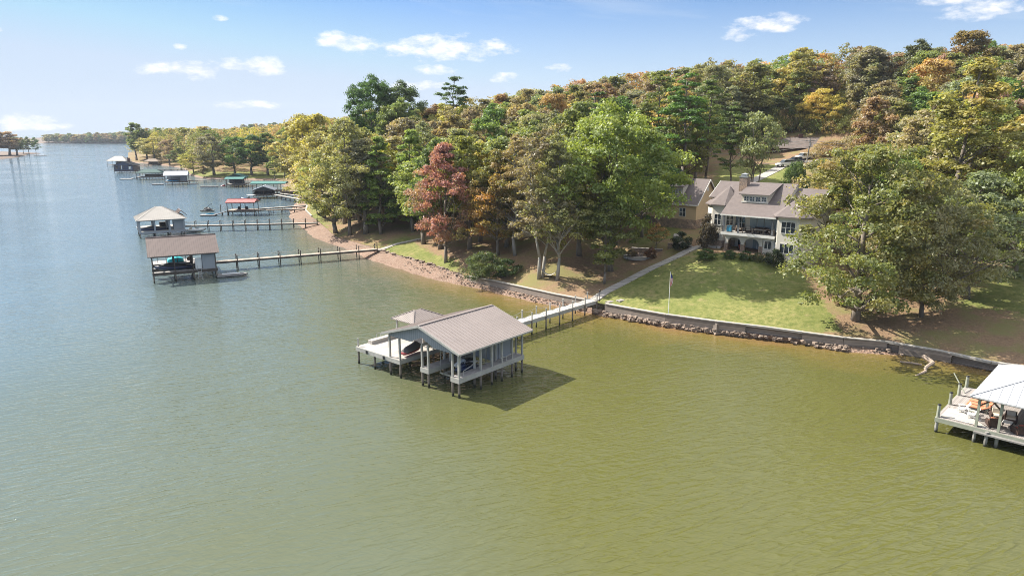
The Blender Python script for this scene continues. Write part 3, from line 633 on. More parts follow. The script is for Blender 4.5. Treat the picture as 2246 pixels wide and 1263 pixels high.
def dock_house(name, o_, ang, L_, W, zd, roof, ze, zr, label, mats, posts=None, over=.5, walls=(), extra_deck=(), axis='x', inset=3, braces=False, sp=.4, gable=False, slips=None, cat='boathouse', postw=.18, pilr=.13, fascia=.45):
    """roof over a deck on pilings: mats = roof, deck, post, wall, piling. returns the thing"""
    t = thing(name, (o_[0], o_[1], 0), ang, label, cat); rm, dm, pm, wm, lm = [M[k] for k in mats]
    if roof == 'gable': gable_roof(-over, L_+over, -over, W+over, ze, zr, axis, sp=sp).build('roof', rm, t)
    elif roof == 'hip': hip_roof(-over, L_+over, -over, W+over, ze, zr, inset, sp=sp, axis=axis).build('roof', rm, t)
    elif roof == 'flat':
        mb = MB(); q = [(-over,-over,ze),(L_+over,-over,ze),(L_+over,W+over,zr),(-over,W+over,zr)]; mb.slab(q, .14); ribs(mb, q[0], q[1], q[3], q[2], sp); mb.build('roof', rm, t)
    decks = slips or [(0, L_, 0, W)]
    mb = MB()
    for x0, x1, y0, y1 in decks: mb.box(x0, x1, y0, y1, zd-.09, zd)
    mb.build('deck', dm, t); mb = MB()
    for x0, x1, y0, y1 in decks:
        mb.box(x0-.03, x1+.03, y0-.06, y0, zd-.09-fascia, zd-.02); mb.box(x0-.03, x1+.03, y1, y1+.06, zd-.09-fascia, zd-.02)
        mb.box(x0-.06, x0-.003, y0, y1, zd-.09-fascia, zd-.023); mb.box(x1+.003, x1+.06, y0, y1, zd-.09-fascia, zd-.023)
    mb.build('fascia', pm, t)
    for x, y in (posts if posts is not None else [(x, y) for x in np.linspace(.1, L_-.1, max(3, int(L_/3)+1)) for y in (.1, W-.1)]):
        zt = ze - .1
        if roof == 'flat': zt = ze + (zr-ze)*(y+over)/(W+2*over) - .12
        MB().beam((x, y, zd - .02), (x, y, zt), postw).build('post', pm, t)
        MB().cyl((x, y, -1.5), (x, y, zd-.1), pilr, pilr, 8).build('piling', lm, t)
    b_ = MB()
    if roof != 'flat':
        for y in (.1, W-.1): b_.box(-.1, L_+.1, y-.07, y+.07, ze-.32, ze-.10)
        for x in (.1, L_-.1): b_.box(x-.068, x+.068, 0, W, ze-.33, ze-.11)
    b_.box(.02, .12, .1, W-.1, ze-.5, ze-.34) if roof == 'flat' else None
    if b_.v: b_.build('roof_beam', pm, t)
    if gable:
        mb = MB()
        if axis == 'x':
            for x in (0, L_): mb.add([(x-.04,-.0,ze-.1),(x-.04,W,ze-.1),(x-.04,W/2,zr-.2),(x+.04,0,ze-.1),(x+.04,W,ze-.1),(x+.04,W/2,zr-.2)], [(0,1,2),(5,4,3),(0,3,4,1),(1,4,5,2),(2,5,3,0)])
        else:
            for y in (0, W): mb.add([(0,y-.04,ze-.1),(L_,y-.04,ze-.1),(L_/2,y-.04,zr-.2),(0,y+.04,ze-.1),(L_,y+.04,ze-.1),(L_/2,y+.04,zr-.2)], [(0,1,2),(5,4,3),(0,3,4,1),(1,4,5,2),(2,5,3,0)])
        mb.build('gable_panel', wm, t)
    for x0, x1, y0, y1, z0, z1 in walls: MB().box(x0, x1, y0, y1, z0, z1).build('storage_wall', wm, t)
    if braces:
        mb = MB()
        for x in np.arange(.2, L_-1, 2.4): mb.beam((x, .1, zd-.4), (x+1.2, .1, .1), .08).beam((x+2.2, .1, zd-.4), (x+1.2, .1, .1), .08)
        mb.build('brace', lm, t)
    return t
def lattice_chair(parent_loc, rz, label, frame, cush, name='armchair', cat='chair', s=1.0, slats=False, group=None):
    t = thing(name, parent_loc, rz, label, cat, group); t.scale = (s, s, s)
    if slats:                                                # adirondack
        mb = MB()
        for k in range(5): mb.beam((-.02, -.24+.12*k, .36), (-.42, -.28+.14*k, 1.0), .1, .025)
        mb.build('backrest', frame, t)
        mb = MB()
        for k in range(5): mb.box(-.02+.11*k, .07+.11*k, -.27, .27, .34, .37)
        mb.build('seat', frame, t)
        for sy in (-1, 1):
            MB().beam((-.4, sy*.36, .58), (.5, sy*.36, .62), .13, .03).build('armrest', frame, t)
            MB().beam((.42, sy*.33, 0), (.42, sy*.33, .6), .09, .04).beam((-.55, sy*.3, .02), (.45, sy*.3, .34), .04, .11).build('leg', frame, t)
        return t
    MB().box(-.4, .4, -.42, .42, .08, .34).build('base', frame, t); MB().box(-.48, -.36, -.42, .42, .08, .85).build('backrest', frame, t)
    for sy in (-1, 1): MB().box(-.4, .38, sy*.42-.07, sy*.42+.07, .08, .58).build('armrest', frame, t, bevel=.03)
    for sx in (-1, 1):
        for sy in (-1, 1): MB().box(sx*.36-.04, sx*.36+.04, sy*.38-.04, sy*.38+.04, 0, .09).build('leg', frame, t)
    MB().box(-.34, .4, -.34, .34, .345, .48).build('cushion', cush, t, bevel=.04); MB().beam((-.30, 0, .46), (-.36, 0, .92), .64, .14).build('cushion', cush, t, bevel=.04)
    return t

# ---- the grey boathouse in the middle
AN = math.atan2(.761, .648); O1 = (-5.3, 64.5); W1 = lambda a, b, z=0: place(O1, AN, a, b, z)
ZD = 2.08
bh = thing('boathouse', (*O1, 0), AN, 'open grey boathouse with long taupe gable roof on pilings, at the centre of the lake', 'boathouse')
x0, x1, y0, y1, ze, zr = -.45, 11.0, -.6, 11.35, 4.86, 6.72
gable_roof(x0, x1, y0, y1, ze, zr, 'x', t=.14, sp=.46, rw=.06).build('roof', M['roof_taupe'], bh)
mb = MB()
for ye in (y0, y1): mb.beam((x0+.0, ye-.01*(1 if ye < 0 else -1), ze-.09), (x1, ye-.01*(1 if ye < 0 else -1), ze-.09), .06, .16)
ym = (y0+y1)/2
for xe in (x0-.03, x1+.03):
    for ye in (y0, y1): mb.beam((xe, ye, ze-.10), (xe, ym, zr-.10), .06, .24)
mb.build('roof_trim', M['wood_white'], bh)
# gable front of grey siding
mb = MB()
for x in (.05, 10.2):
    for s_ in (0, 1):
        pts = [(x, .1, 4.78), (x, 10.75, 4.78), (x, ym, zr-.28)]
    mb.add([(x-.05, .1, 4.55), (x-.05, 3.6, 4.55), (x-.05, ym, 5.35), (x-.05, 7.2, 4.55), (x-.05, 10.75, 4.55), (x-.05, 10.75, 4.80), (x-.05, ym, zr-.3), (x-.05, .1, 4.80)],
           [(0,1,2,7), (7,2,6), (2,3,4,5), (2,5,6)])
    mb.add([(x+.05, .1, 4.55), (x+.05, 3.6, 4.55), (x+.05, ym, 5.35), (x+.05, 7.2, 4.55), (x+.05, 10.75, 4.55), (x+.05, 10.75, 4.80), (x+.05, ym, zr-.3), (x+.05, .1, 4.80)],
           [(7,2,1,0), (6,2,7), (5,4,3,2), (6,5,2)])
mb.build('gable_panel', M['siding_grey'], bh)
mb = MB()
for y in (.12, 1.0, 4.55, 5.45, 9.05, 10.7): mb.box(.0, 10.15, y-.06, y+.06, 4.42, 4.66)
mb.build('roof_beam', M['wood_white'], bh)
mb = MB(); fmb = MB()
for q in [(0,10.15,0,1.1), (0,8.0,4.45,5.6), (8.05,10.15,1.1,9.0)]:
    mb.box(q[0], q[1], q[2], q[3], ZD-.08, ZD)
mb.build('deck', M['deck_grey'], bh)
def rim(mb, x0, x1, y0, y1, zt, h, t_=.06):
    mb.box(x0-t_, x1+t_, y0-t_, y0-.003, zt-h, zt-.01); mb.box(x0-t_, x1+t_, y1+.003, y1+t_, zt-h, zt-.01); mb.box(x0-t_, x0-.004, y0, y1, zt-h, zt-.013); mb.box(x1+.004, x1+t_, y0, y1, zt-h, zt-.013)
rim(fmb, 0, 10.15, 0, 1.1, ZD, .52); rim(fmb, 0, 8.0, 4.45, 5.6, ZD, .52); fmb.build('fascia', M['wood_white'], bh)
P1 = [(.1, y) for y in (.1, 1.0, 4.55, 5.5)] + [(x, y) for x in (3.3, 6.6) for y in (.1, 1.0, 4.55, 5.5)] + [(10.0, y) for y in (.1, 1.0, 4.55, 9.05)] + [(8.3, .1), (5.0, .1)] + [(.1, 9.05), (.1, 10.7), (5.0, 9.05), (5.0, 10.7), (10.0, 10.7)]
for x, y in P1:
    zt = 4.45; MB().beam((x, y, ZD+.002), (x, y, zt), .19).build('post', M['wood_white'], bh)
    MB().cyl((x, y, -1.5), (x, y, ZD-.1), .13, .125, 9).build('piling', M['piling'], bh)
# storage room at the shore end
st = MB().box(6.3, 9.3, 1.15, 4.3, ZD+.003, 4.6).build('storage_room', M['siding_grey'], bh)
MB().box(6.22, 6.297, 2.0, 2.9, ZD+.02, 4.1).build('door', M['wood_white'], st); MB().box(7.2, 8.1, 1.06, 1.147, ZD+.02, 4.1).build('door', M['siding_grey'], st)
for c_ in ((6.27,1.12),(9.33,1.12)): MB().box(c_[0]-.06, c_[0]+.06, c_[1]-.06, c_[1]+.06, ZD+.01, 4.55).build('corner_trim', M['wood_white'], st)
# handrails, boat lift rails, cleats
mb = MB().tube([(.9,.25,ZD),(.9,.25,ZD+.55),(1.9,.25,ZD+.75),(2.7,.25,ZD+1.05),(2.9,.25,ZD+1.05)], .04, 6).build('handrail', M['wood_white'], bh)
mb = MB().tube([(7.2,-.02,ZD),(7.2,-.02,ZD+.55),(6.3,-.02,ZD+.6)], .04, 6).tube([(7.2,-.02,ZD+.55),(8.2,-.02,ZD+.65),(8.2,-.02,ZD+.9)], .035, 6).build('handrail', M['wood_white'], bh)
mb = MB()
for k in range(4): mb.beam((10.1+.0, .15, 2.7+.45*k), (10.1, .95, 2.7+.45*k), .05)
mb.beam((10.1,.15,2.1),(10.1,.15,4.3),.055).beam((10.1,.95,2.1),(10.1,.95,4.3),.055)
mb.build('ladder', M['wood_grey'], bh)
lf = MB().beam((1.2,1.5,1.45),(6.0,1.5,1.45),.14,.16).beam((1.2,3.6,1.45),(6.0,3.6,1.45),.14,.16).beam((1.6,1.15,1.3),(1.6,4.4,1.3),.14).beam((5.4,1.15,1.3),(5.4,4.4,1.3),.14).beam((1.6,1.3,1.3),(1.6,1.3,4.4),.04).beam((1.6,4.3,1.3),(1.6,4.3,4.4),.04).beam((5.4,1.3,1.3),(5.4,1.3,4.4),.04).beam((5.4,4.3,1.3),(5.4,4.3,4.4),.04).build('boat_lift', M['metal'], bh)
MB().beam((1.0,6.3,1.35),(7.0,6.3,1.35),.16,.18).beam((1.0,8.3,1.35),(7.0,8.3,1.35),.16,.18).build('boat_lift', M['wood_brown'], bh)
t = jet_ski(W1(3.2, 2.1, 1.56), AN+math.pi*1.0, 'dark blue jet ski on the lift inside the grey boathouse, the lakeward one', M['navy'], M['black'])
t = jet_ski(W1(4.2, 3.2, 1.56), AN+math.pi, 'white jet ski on the lift inside the grey boathouse, beside the dark blue one', M['white'], M['black'])
jet_ski(W1(2.3, 9.05+.55, ZD+.12), AN+.16, 'red jet ski under a grey canvas cover on the pale sun deck', M['red'], M['black'], cover=M['cover'])
# sun deck beside it
sdk = thing('sun_deck', (*O1, 0), AN, 'pale boarded sun deck on pilings, left of the grey boathouse', 'sun deck')
MB().box(0, 10.5, 9.0, 16.6, ZD-.085, ZD-.005).build('deck', M['deck_pale'], sdk)
fm = MB(); rim(fm, 0, 10.5, 9.0, 16.6, ZD-.005, .5, .07); fm.build('fascia', M['wood_white'], sdk)
MB().box(1.6, 7.6, 15.75, 16.5, ZD, ZD+.42).build('bench', M['deck_pale'], sdk)
for x, y in [(.15,16.45),(.15,13.5),(3.6,16.45),(7.2,16.45),(10.3,16.45),(10.3,13.5),(10.3,9.2),(5.1,13.3),(3.6,9.2),(7.2,9.2)]:
    MB().cyl((x, y, -1.5), (x, y, ZD-.1), .13, .125, 9).build('piling', M['piling'], sdk)
for x, y in [(.15,16.45),(8.6,16.45),(10.3,16.45)]: MB().cyl((x, y, ZD), (x, y, ZD+.95), .1, .09, 8).build('mooring_post', M['wood_white'], sdk)
for y in (11.6, 14.6): MB().box(-.16, -.075, y-.12, y+.12, 1.62, 2.0).build('fender', M['black'], sdk)
MB().tube([(3.0,16.66,1.9),(3.0,16.66,2.9),(3.6,16.66,2.9),(3.6,16.66,1.9)], .03, 5).build('ladder', M['metal'], sdk)
# small hip-roofed shelter on the sun deck
gzb = thing('shelter', W1(4.75, 12.1, 0), AN, 'small open shelter with taupe hip roof, standing on the sun deck behind the grey boathouse', 'shelter')
hip_roof(0, 5.0, 0, 3.95, 4.55, 5.45, 1.95, t=.1, sp=.3, rw=.03).build('roof', M['roof_taupe'], gzb)
MB().box(.4, 4.6, .4, 3.55, 4.28, 4.43).build('roof_beam', M['wood_white'], gzb)
for x in (.5, 4.5):
    for y in (.5, 3.45): MB().box(x-.09, x+.09, y-.09, y+.09, ZD, 4.27).build('post', M['wood_white'], gzb)
# walkway to the shore
E1 = at(1300, 657.5, 1.85)[:2]; S1 = np.array(W1(10.3, 9.75)[:2])
walkway(S1, E1, 1.45, ZD-.03, 'pale roped walkway on pilings from the grey boathouse to the lawn', M['deck_walk'], M['wood_white'], M['piling'], 3.0, fascia=.42, zt2=1.86, last=.75)
dv = E1 - S1; dv /= np.linalg.norm(dv); nv = np.array([-dv[1], dv[0]])
lp = E1 + dv*.5 - nv*.9
la = thing('lamp_post', (lp[0], lp[1], 1.6), 0, 'short black lamp post at the shore end of the roped walkway', 'lamp post')
MB().cyl((0,0,0),(0,0,1.5),.05).build('pole', M['black'], la); MB().cyl((0,0,1.5),(0,0,1.75),.09,.14,8).cyl((0,0,1.75),(0,0,1.9),.16,.02,8).build('lantern', M['black'], la)
for k, (a_, b_) in enumerate([(1.2,-2.2),(2.4,-3.3)]):
    p = E1 + dv*a_ + nv*b_; tag(MB().box(-.55,.55,-.38,.38,-.1,.09).build('stepping_stone', M['path']), 'square concrete stepping stone on the lawn by the walkway end, ' + ('nearer the path' if k == 0 else 'farther from the path'), 'paver')
    o = bpy.data.objects[-1] if False else COL.objects[-1]; o.location = (p[0], p[1], g1(p[0], p[1]) + .02); o.rotation_euler = (0, 0, .7)

# ---- brown-roofed boathouse (second)
A2 = R(28); O2 = (-63.6, 118.4); W2 = lambda a, b, z=0: place(O2, A2, a, b, z)
d2 = dock_house('boathouse', O2, A2, 10.6, 9.2, 1.85, 'gable', 4.85, 7.6, 'brown-roofed boathouse with ribbed metal roof, second dock from the front', ('roof_brown','deck_grey','wood_dark','siding_grey','piling'),
    posts=[(.1,.1),(3.6,.1),(6.6,.1),(10.4,.1),(.1,4.6),(3.6,4.6),(6.6,4.6),(.1,9.1),(3.6,9.1),(6.6,9.1),(10.4,9.1)], slips=[(0,10.6,0,.95),(0,6.6,4.2,5.2),(0,7.0,9.1,13.2),(7.0,10.6,.95,13.2)], sp=.36, over=.55)
s2 = MB().box(8.2, 10.45, .12, 3.0, 1.88, 4.7).build('storage_room', M['siding_grey'], d2); MB().box(7.0, 8.1, .55, .62, 1.9, 3.9).build('door', M['white'], d2)
MB().tube([(7.3,-.1,-.4),(7.3,-.1,2.7)], .035, 5).tube([(7.9,-.1,-.4),(7.9,-.1,2.7)], .035, 5).tube([(7.3,-.1,.2),(7.9,-.1,.2)], .03, 5).tube([(7.3,-.1,.6),(7.9,-.1,.6)], .03, 5).tube([(7.3,-.1,1.0),(7.9,-.1,1.0)], .03, 5).tube([(7.3,-.1,1.4),(7.9,-.1,1.4)], .03, 5).build('ladder', M['metal'], d2)
mb = MB().beam((.5,1.4,1.5),(6.5,1.4,1.5),.15).beam((.5,3.6,1.5),(6.5,3.6,1.5),.15)
for x in (1,2.4,4.2,5.6): mb.beam((x,1.3,1.5),(x,1.3,4.7),.05).beam((x,3.7,1.5),(x,3.7,4.7),.05)
mb.build('boat_lift', M['wood_dark'], d2)
def boat(loc, rz, L_, bw, label, hm, cm, top=None, name='motor_boat', cat='boat'):
    t = thing(name, loc, rz, label, cat); k = L_ / 2
    MB().loft([sect(-k,bw*.46,.1,.75), sect(-k*.3,bw*.5,0,.8), sect(k*.3,bw*.48,.02,.88), sect(k*.75,bw*.3,.2,.98), sect(k,.05,.6,1.02)]).build('hull', hm, t, smooth=True)
    if cm is not None:
        MB().loft([[(x,-w_,z0),(x,-w_*.6,z1),(x,w_*.6,z1),(x,w_,z0)] for x,w_,z0,z1 in ((-k*.95,bw*.42,.72,.86),(-k*.2,bw*.46,.78,1.35),(k*.2,bw*.44,.84,1.45),(k*.7,bw*.25,.95,1.1),(k*.95,.06,1.0,1.04))]).build('cover', cm, t, smooth=True)
    else:
        mb = MB(); mb.loft([[(x,-w_,z),(x+.05,-w_*.9,z+.6),(x+.05,w_*.9,z+.6),(x,w_,z)] for x,w_,z in ((k*.12,bw*.42,.85),(k*.3,bw*.34,.88))]); mb.build('windshield', M['glass_pale'], t)
        for y in (-.25,.25): MB().box(-k*.5,-k*.3,y*bw-.25,y*bw+.25,.75,1.15).build('seat', M['cream_cush'], t)
    if top:
        MB().slab([(-k*.5,-bw*.42,2.2),(k*.25,-bw*.42,2.2),(k*.25,bw*.42,2.2),(-k*.5,bw*.42,2.2)], .06).build('canopy', top, t)
        mb = MB()
        for x in (-k*.48,k*.2):
            for y in (-1,1): mb.cyl((x,y*bw*.4,.8),(x,y*bw*.4,2.15),.025)
        mb.build('canopy_frame', M['metal'], t)
    MB().box(-k-.35,-k,-.2,.2,.2,.95).build('outboard_motor', M['black'], t, bevel=.05)
    return t
boat(W2(3.5,2.5,1.65), A2+math.pi, 6.2, 2.1, 'dark boat on the lift inside the brown-roofed boathouse', M['navy'], M['black'])
# turquoise cover on its deck
um = thing('covered_lounge', W2(4.1, 10.2, 1.86), A2, 'bright turquoise canvas cover draped over deck furniture behind the brown-roofed boathouse', 'covered furniture')
MB().loft([[(x,-w_,.12),(x,-w_*.92,h_*.75),(x,-w_*.45,h_),(x,w_*.45,h_),(x,w_*.92,h_*.75),(x,w_,.12)] for x,w_,h_ in ((-1.45,.55,.5),(-1.2,.85,.8),(-.4,.95,1.0),(.5,.95,1.05),(1.2,.8,.75),(1.4,.5,.45))]).build('cover', M['turq'], um, smooth=True)
for x_ in (-1.1,1.1):
    for y_ in (-.6,.6): MB().box(x_-.04,x_+.04,y_-.04,y_+.04,0,.2).build('leg', M['black'], um)
for k, (a_, b_, r_, lb) in enumerate([(7.6,5.2,2.0,'dark wicker chair under the brown boathouse roof, by the storage room'),(8.6,6.3,1.0,'dark wicker chair under the brown boathouse roof, farther from the water'),(6.6,11.6,3.4,'dark wicker chair on the open deck by the turquoise cover')]): lattice_chair(W2(a_, b_, 1.86), r_, lb, M['wicker'], M['black'])
# its walkway
walkway(W2(10.6, 7.4), at(826, 545, 1.75), 1.5, 1.84, 'brown roped walkway from the brown-roofed boathouse to the stone-edged lawn', M['deck_tan'], M['wood_dark'], M['wood_dark'], 4.3, zt2=1.7, last=.8, fascia=.3)
strip('path', [at(826,545,1.75)[:2], hit(858,538)[:2], hit(893,531)[:2], hit(925,524)[:2]], 1.3, M['path'], .04)
ft = thing('floating_platform', W2(12.9, .6, 0), A2-.1, 'low grey floating platform beside the brown-roofed boathouse', 'float')
MB().prism([(-2.4,-1.1),(1.8,-1.1),(2.9,0),(1.8,1.1),(-2.4,1.1)], .12, .42).build('deck', M['wood_grey'], ft); MB().box(-2.2,1.6,-.9,.9,-.1,.118).build('pontoon', M['black'], ft); MB().box(-1.6,1.6,-.25,.2,.43,.58).build('paddle_board', M['white'], ft, bevel=.04)

# ---- hip-roofed dock (third)
A3 = R(31); O3 = (-94.0, 171.0); W3 = lambda a, b, z=0: place(O3, A3, a, b, z)
d3 = dock_house('boathouse', O3, A3, 10.6, 9.6, 1.75, 'hip', 4.6, 7.5, 'boathouse with cream ribbed hip roof and thick dark posts, third dock from the front', ('roof_cream','deck_pale','siding_grey','wood_dark','piling'),
    posts=[(.2,.2),(3.6,.2),(7.0,.2),(10.4,.2),(.2,5),(3.6,5),(7.0,5),(.2,9.4),(3.6,9.4),(7,9.4),(10.4,9.4)], inset=5.1, postw=.42, slips=[(0,10.6,0,1.0),(0,7,4.6,5.4),(0,10.6,8.8,12.5),(7,10.6,1,8.8)], over=.55, sp=.45)
MB().box(8.0,10.3,.5,3.6,1.78,4.4).build('storage_room', M['siding_grey'], d3)
mb = gable_roof(8.9, 11.6, 3.4, 9.4, 5.0, 6.3, 'y', sp=.4); mb.build('side_roof', M['roof_brown'], d3)
boat(W3(3.4,2.8,1.3), A3+math.pi, 6.0, 2.1, 'covered dark boat on the lift inside the hip-roofed boathouse', M['navy'], M['cover'])
MB_ = thing('storage_box', W3(6.3,9.9,1.76), A3, 'black storage box under the hip roof, against the far posts', 'box'); MB().box(-1,1,-.4,.4,0,1.0).build('box_body', M['black'], MB_, bevel=.04); MB().box(-1.05,1.05,-.45,.45,1.0,1.1).build('lid', M['wood_dark'], MB_)
walkway(W3(10.7,8.2), at(697,488,1.6), 1.3, 1.75, 'white-edged walkway with tall bare posts from the hip-roofed boathouse to the curbed lawn', M['deck_pale'], M['wood_dark'], M['wood_dark'], 3.3, rope=True, post_h=1.15, fascia=.28, zt2=1.6)
ft = boat(W3(13.6,6.6,0), A3-.25, 5.6, 2.0, 'low pale fishing boat moored beside the hip-roofed boathouse walkway', M['white'], None)

# ---- far docks
def farwalk(p0, p1, label, w=1.3, posts=False, dm='deck_walk', step=4.5): return walkway(p0, p1, w, 1.7, label, M[dm], M['wood_dark'], M['wood_dark'], step, posts=posts, rope=False, fascia=.25, zt2=1.5, post_h=1.0)
r0 = at(499,473.5)[:2]; AR = R(5)
dr = dock_house('covered_dock', r0, AR, 8.6, 5.2, 1.7, 'gable', 4.3, 5.2, 'small open dock with faded red roof and orange-brown deck', ('roof_red','deck_tan','wood_dark','wood_dark','piling'), over=.35, braces=True, cat='covered dock')
for k in range(2): lattice_chair(place(r0, AR, 3+2.4*k, 3, 1.71), -1.2, ['dark chair under the red dock roof, left one','dark chair under the red dock roof, right one'][k], M['wicker'], M['black'])
farwalk(place(r0,AR,8.6,1.0), at(674,457.5,1.5), 'brown lower walkway running from the red-roofed dock to shore', dm='deck_tan')
farwalk(place(r0,AR,8.6,5.6), at(673,450,1.5), 'pale upper walkway parallel to the one of the red-roofed dock')
def floatp(loc, rz, L_, w_, label):
    t = thing('floating_platform', loc, rz, label, 'float'); MB().box(-L_/2,L_/2,-w_/2,w_/2,.22,.42).build('deck', M['deck_grey'], t); MB().box(-L_/2+.15,L_/2-.15,-w_/2+.15,w_/2-.15,-.15,.217).build('pontoon', M['black'], t); return t
fp = at(457,473.5)[:2]; floatp((*fp,0), .1, 4.6, 2.4, 'floating swim platform carrying the blue kayak, left of the red-roofed dock')
ky = thing('kayak', (fp[0]+.5, fp[1]+.3, .43), .1, 'blue kayak lying on the floating swim platform', 'kayak'); MB().loft([sect(-1.6,.05,.15,.2), sect(-1.0,.32,.02,.3), sect(0,.42,0,.36), sect(1.0,.32,.02,.3), sect(1.6,.05,.15,.22)]).build('hull', M['blue'], ky, smooth=True); MB().box(-.35,.3,-.2,.2,.36,.44).build('seat', M['black'], ky)
walkway((fp[0]+2.4,fp[1]+.2), (r0[0]+.1,r0[1]+1.2), .9, .45, 'sloping gangway from the floating platform up to the red-roofed dock', M['deck_grey'], M['wood_dark'], M['wood_dark'], 4, posts=False, rope=False, fascia=.15, zt2=1.68, name='gangway')
q = at(462,464)[:2]; jet_ski((q[0]-.8,q[1],.45), 2.9, 'grey and black jet ski on the small lift left of the red-roofed dock', M['cover'], M['black'])
mb = MB().box(-2.4,2,-.9,.9,.2,.42).beam((-1.6,-.7,.4),(1.6,-.7,2.8),.1).beam((1.6,-.7,2.8),(1.6,-.7,.4),.06).build('jet_ski_lift', M['wood_dark']); mb.location = (q[0]-.8,q[1],0); mb.rotation_euler = (0,0,.1); tag(mb, 'small dark jet ski lift with raised slanting arm', 'boat lift')
tag(MB().cyl((0,0,-1.5),(0,0,3.2),.13,.11,7).build('mooring_pole', M['wood_dark']), 'lone mooring pole standing in the water left of the red-roofed dock', 'pole'); COL.objects[-1].location = (*at(485,470)[:2], 0)
# dark boat shed with grey gables, green lift roof behind it
b0 = at(553,441)[:2]; boat((b0[0]-.8,b0[1],.25), math.pi-.05, 8.0, 2.6, 'blue cabin cruiser with white canopy moored beside the dark boat shed', M['navy'], None, M['white'])
floatp((*at(524,443)[:2],0), 0, 6.5, 2.0, 'dark low float ahead of the blue cabin cruiser')
b1 = at(556,436)[:2]
dock_house('boat_shed', (b1[0],b1[1]), R(12), 8.2, 8.5, 1.6, 'gable', 3.4, 5.0, 'dark boat shed with steep grey gable roof behind the blue cruiser', ('roof_silver','deck_grey','wood_dark','roof_dark','piling'), axis='y', gable=True, over=.4, walls=[(.2,8,4.0,4.15,1.62,3.3),(.2,.35,1.0,8,1.62,2.6)], cat='boat shed')
farwalk((b1[0]+8.3,b1[1]+1.0), at(663,438,1.4), 'pale walkway from the dark boat shed to shore'); farwalk((b1[0]+8.3,b1[1]+6.8), at(664,430.5,1.4), 'white-railed walkway just beyond the one of the dark boat shed', posts=True)
g0 = at(553,426)[:2]
dock_house('covered_dock', g0, R(3), 14.2, 6.0, 1.6, 'gable', 4.6, 5.4, 'long flat teal-green dock roof on tall thin brown posts', ('roof_green','deck_tan','wood_brown','wood_brown','piling'), posts=[(.3,.2),(4.8,.2),(9.4,.2),(12.5,.2),(.3,5.8),(4.8,5.8),(9.4,5.8),(13.8,5.8)], cat='covered dock', slips=[(9.4,13.9,0,5.8)])
tag(MB().box(-4.5,4.5,-1.1,1.1,-.2,1.5).box(-4.6,4.6,-1.2,1.2,1.5,1.65).build('brown_pier', M['wood_brown']), 'dark brown solid pier running ashore beside the teal-green dock roof', 'pier'); COL.objects[-1].location = (*at(640,428)[:2], 0)
# pair of teal/green docks before the meadow
g1_ = at(496,411.5)[:2]
dock_house('covered_dock', g1_, R(4), 8.2, 5.5, 1.5, 'gable', 4.2, 5.0, 'dark dock with pale teal roof in front of the meadow', ('roof_green','deck_grey','wood_dark','roof_dark','piling'), walls=[(.5,7.6,4.6,4.8,1.52,4.0)], cat='covered dock')
dock_house('covered_dock', (g1_[0]-2.6,g1_[1]+7), R(4), 9.0, 6, 1.5, 'gable', 4.6, 6.2, 'dark green gabled dock roof behind the pale teal one', ('roof_dkgreen','deck_grey','wood_dark','roof_dark','piling'), axis='y', gable=True, cat='covered dock')
floatp((*at(459,410.5)[:2],0), .05, 8.5, 2.2, 'narrow floating dock left of the teal-roofed dock'); farwalk(at(533,402.5,1.5), at(560,399.5,1.5), 'short brown walkway right of the teal-roofed dock')
jet_ski((*at(490,411)[:2],.3), 1.2, 'small red and white craft tied at the corner of the teal-roofed dock', M['red'], M['white'])
# silver-roofed dock
s0 = at(362,405.5)[:2]
ds = dock_house('boathouse', s0, R(18), 10.6, 8.6, 1.6, 'gable', 4.7, 6.8, 'boathouse with bright silver-blue roof, dark inside', ('roof_silver','deck_grey','wood_dark','siding_grey','piling'), gable=True, walls=[(7.4,10.4,.3,3.2,1.62,4.5),(.3,7,8.2,8.4,1.62,4.4)])
floatp((s0[0]-3.4,s0[1]-.5,0), .1, 5.5, 2.2, 'small float at the lakeward corner of the silver-roofed boathouse'); floatp((s0[0]+13.2,s0[1]+2.2,0), .3, 4.0, 1.6, 'low dark raft right of the silver-roofed boathouse')
boat(place(s0,R(18),3.4,3.0,1.3), R(18)+math.pi, 6, 2, 'blue boat inside the silver-roofed boathouse', M['blue'], M['navy'])
farwalk(place(s0,R(18),10.8,4), at(484,392.5,1.5), 'long thin walkway from the silver-roofed boathouse to the meadow shore')
# green hip-roofed dock
h0 = at(300,394.5)[:2]
dock_house('covered_dock', h0, R(15), 13.5, 7.5, 1.6, 'hip', 3.9, 5.8, 'low dark green hip-roofed dock left of the silver-roofed boathouse', ('roof_dkgreen','deck_grey','wood_dark','wood_dark','piling'), walls=[(3,13,6.8,7.0,1.62,2.8)], inset=4, cat='covered dock')
floatp((*at(277,394)[:2],0), .1, 6.5, 3.0, 'white-edged float lakeward of the dark green hip-roofed dock'); walkway(at(290,391.5)[:2], (h0[0]+.3,h0[1]+1.5), .9, .5, 'white gangway rising from the float to the dark green dock', M['white'], M['white'], M['wood_dark'], 6, posts=False, rope=False, fascia=.1, zt2=1.5, name='gangway')
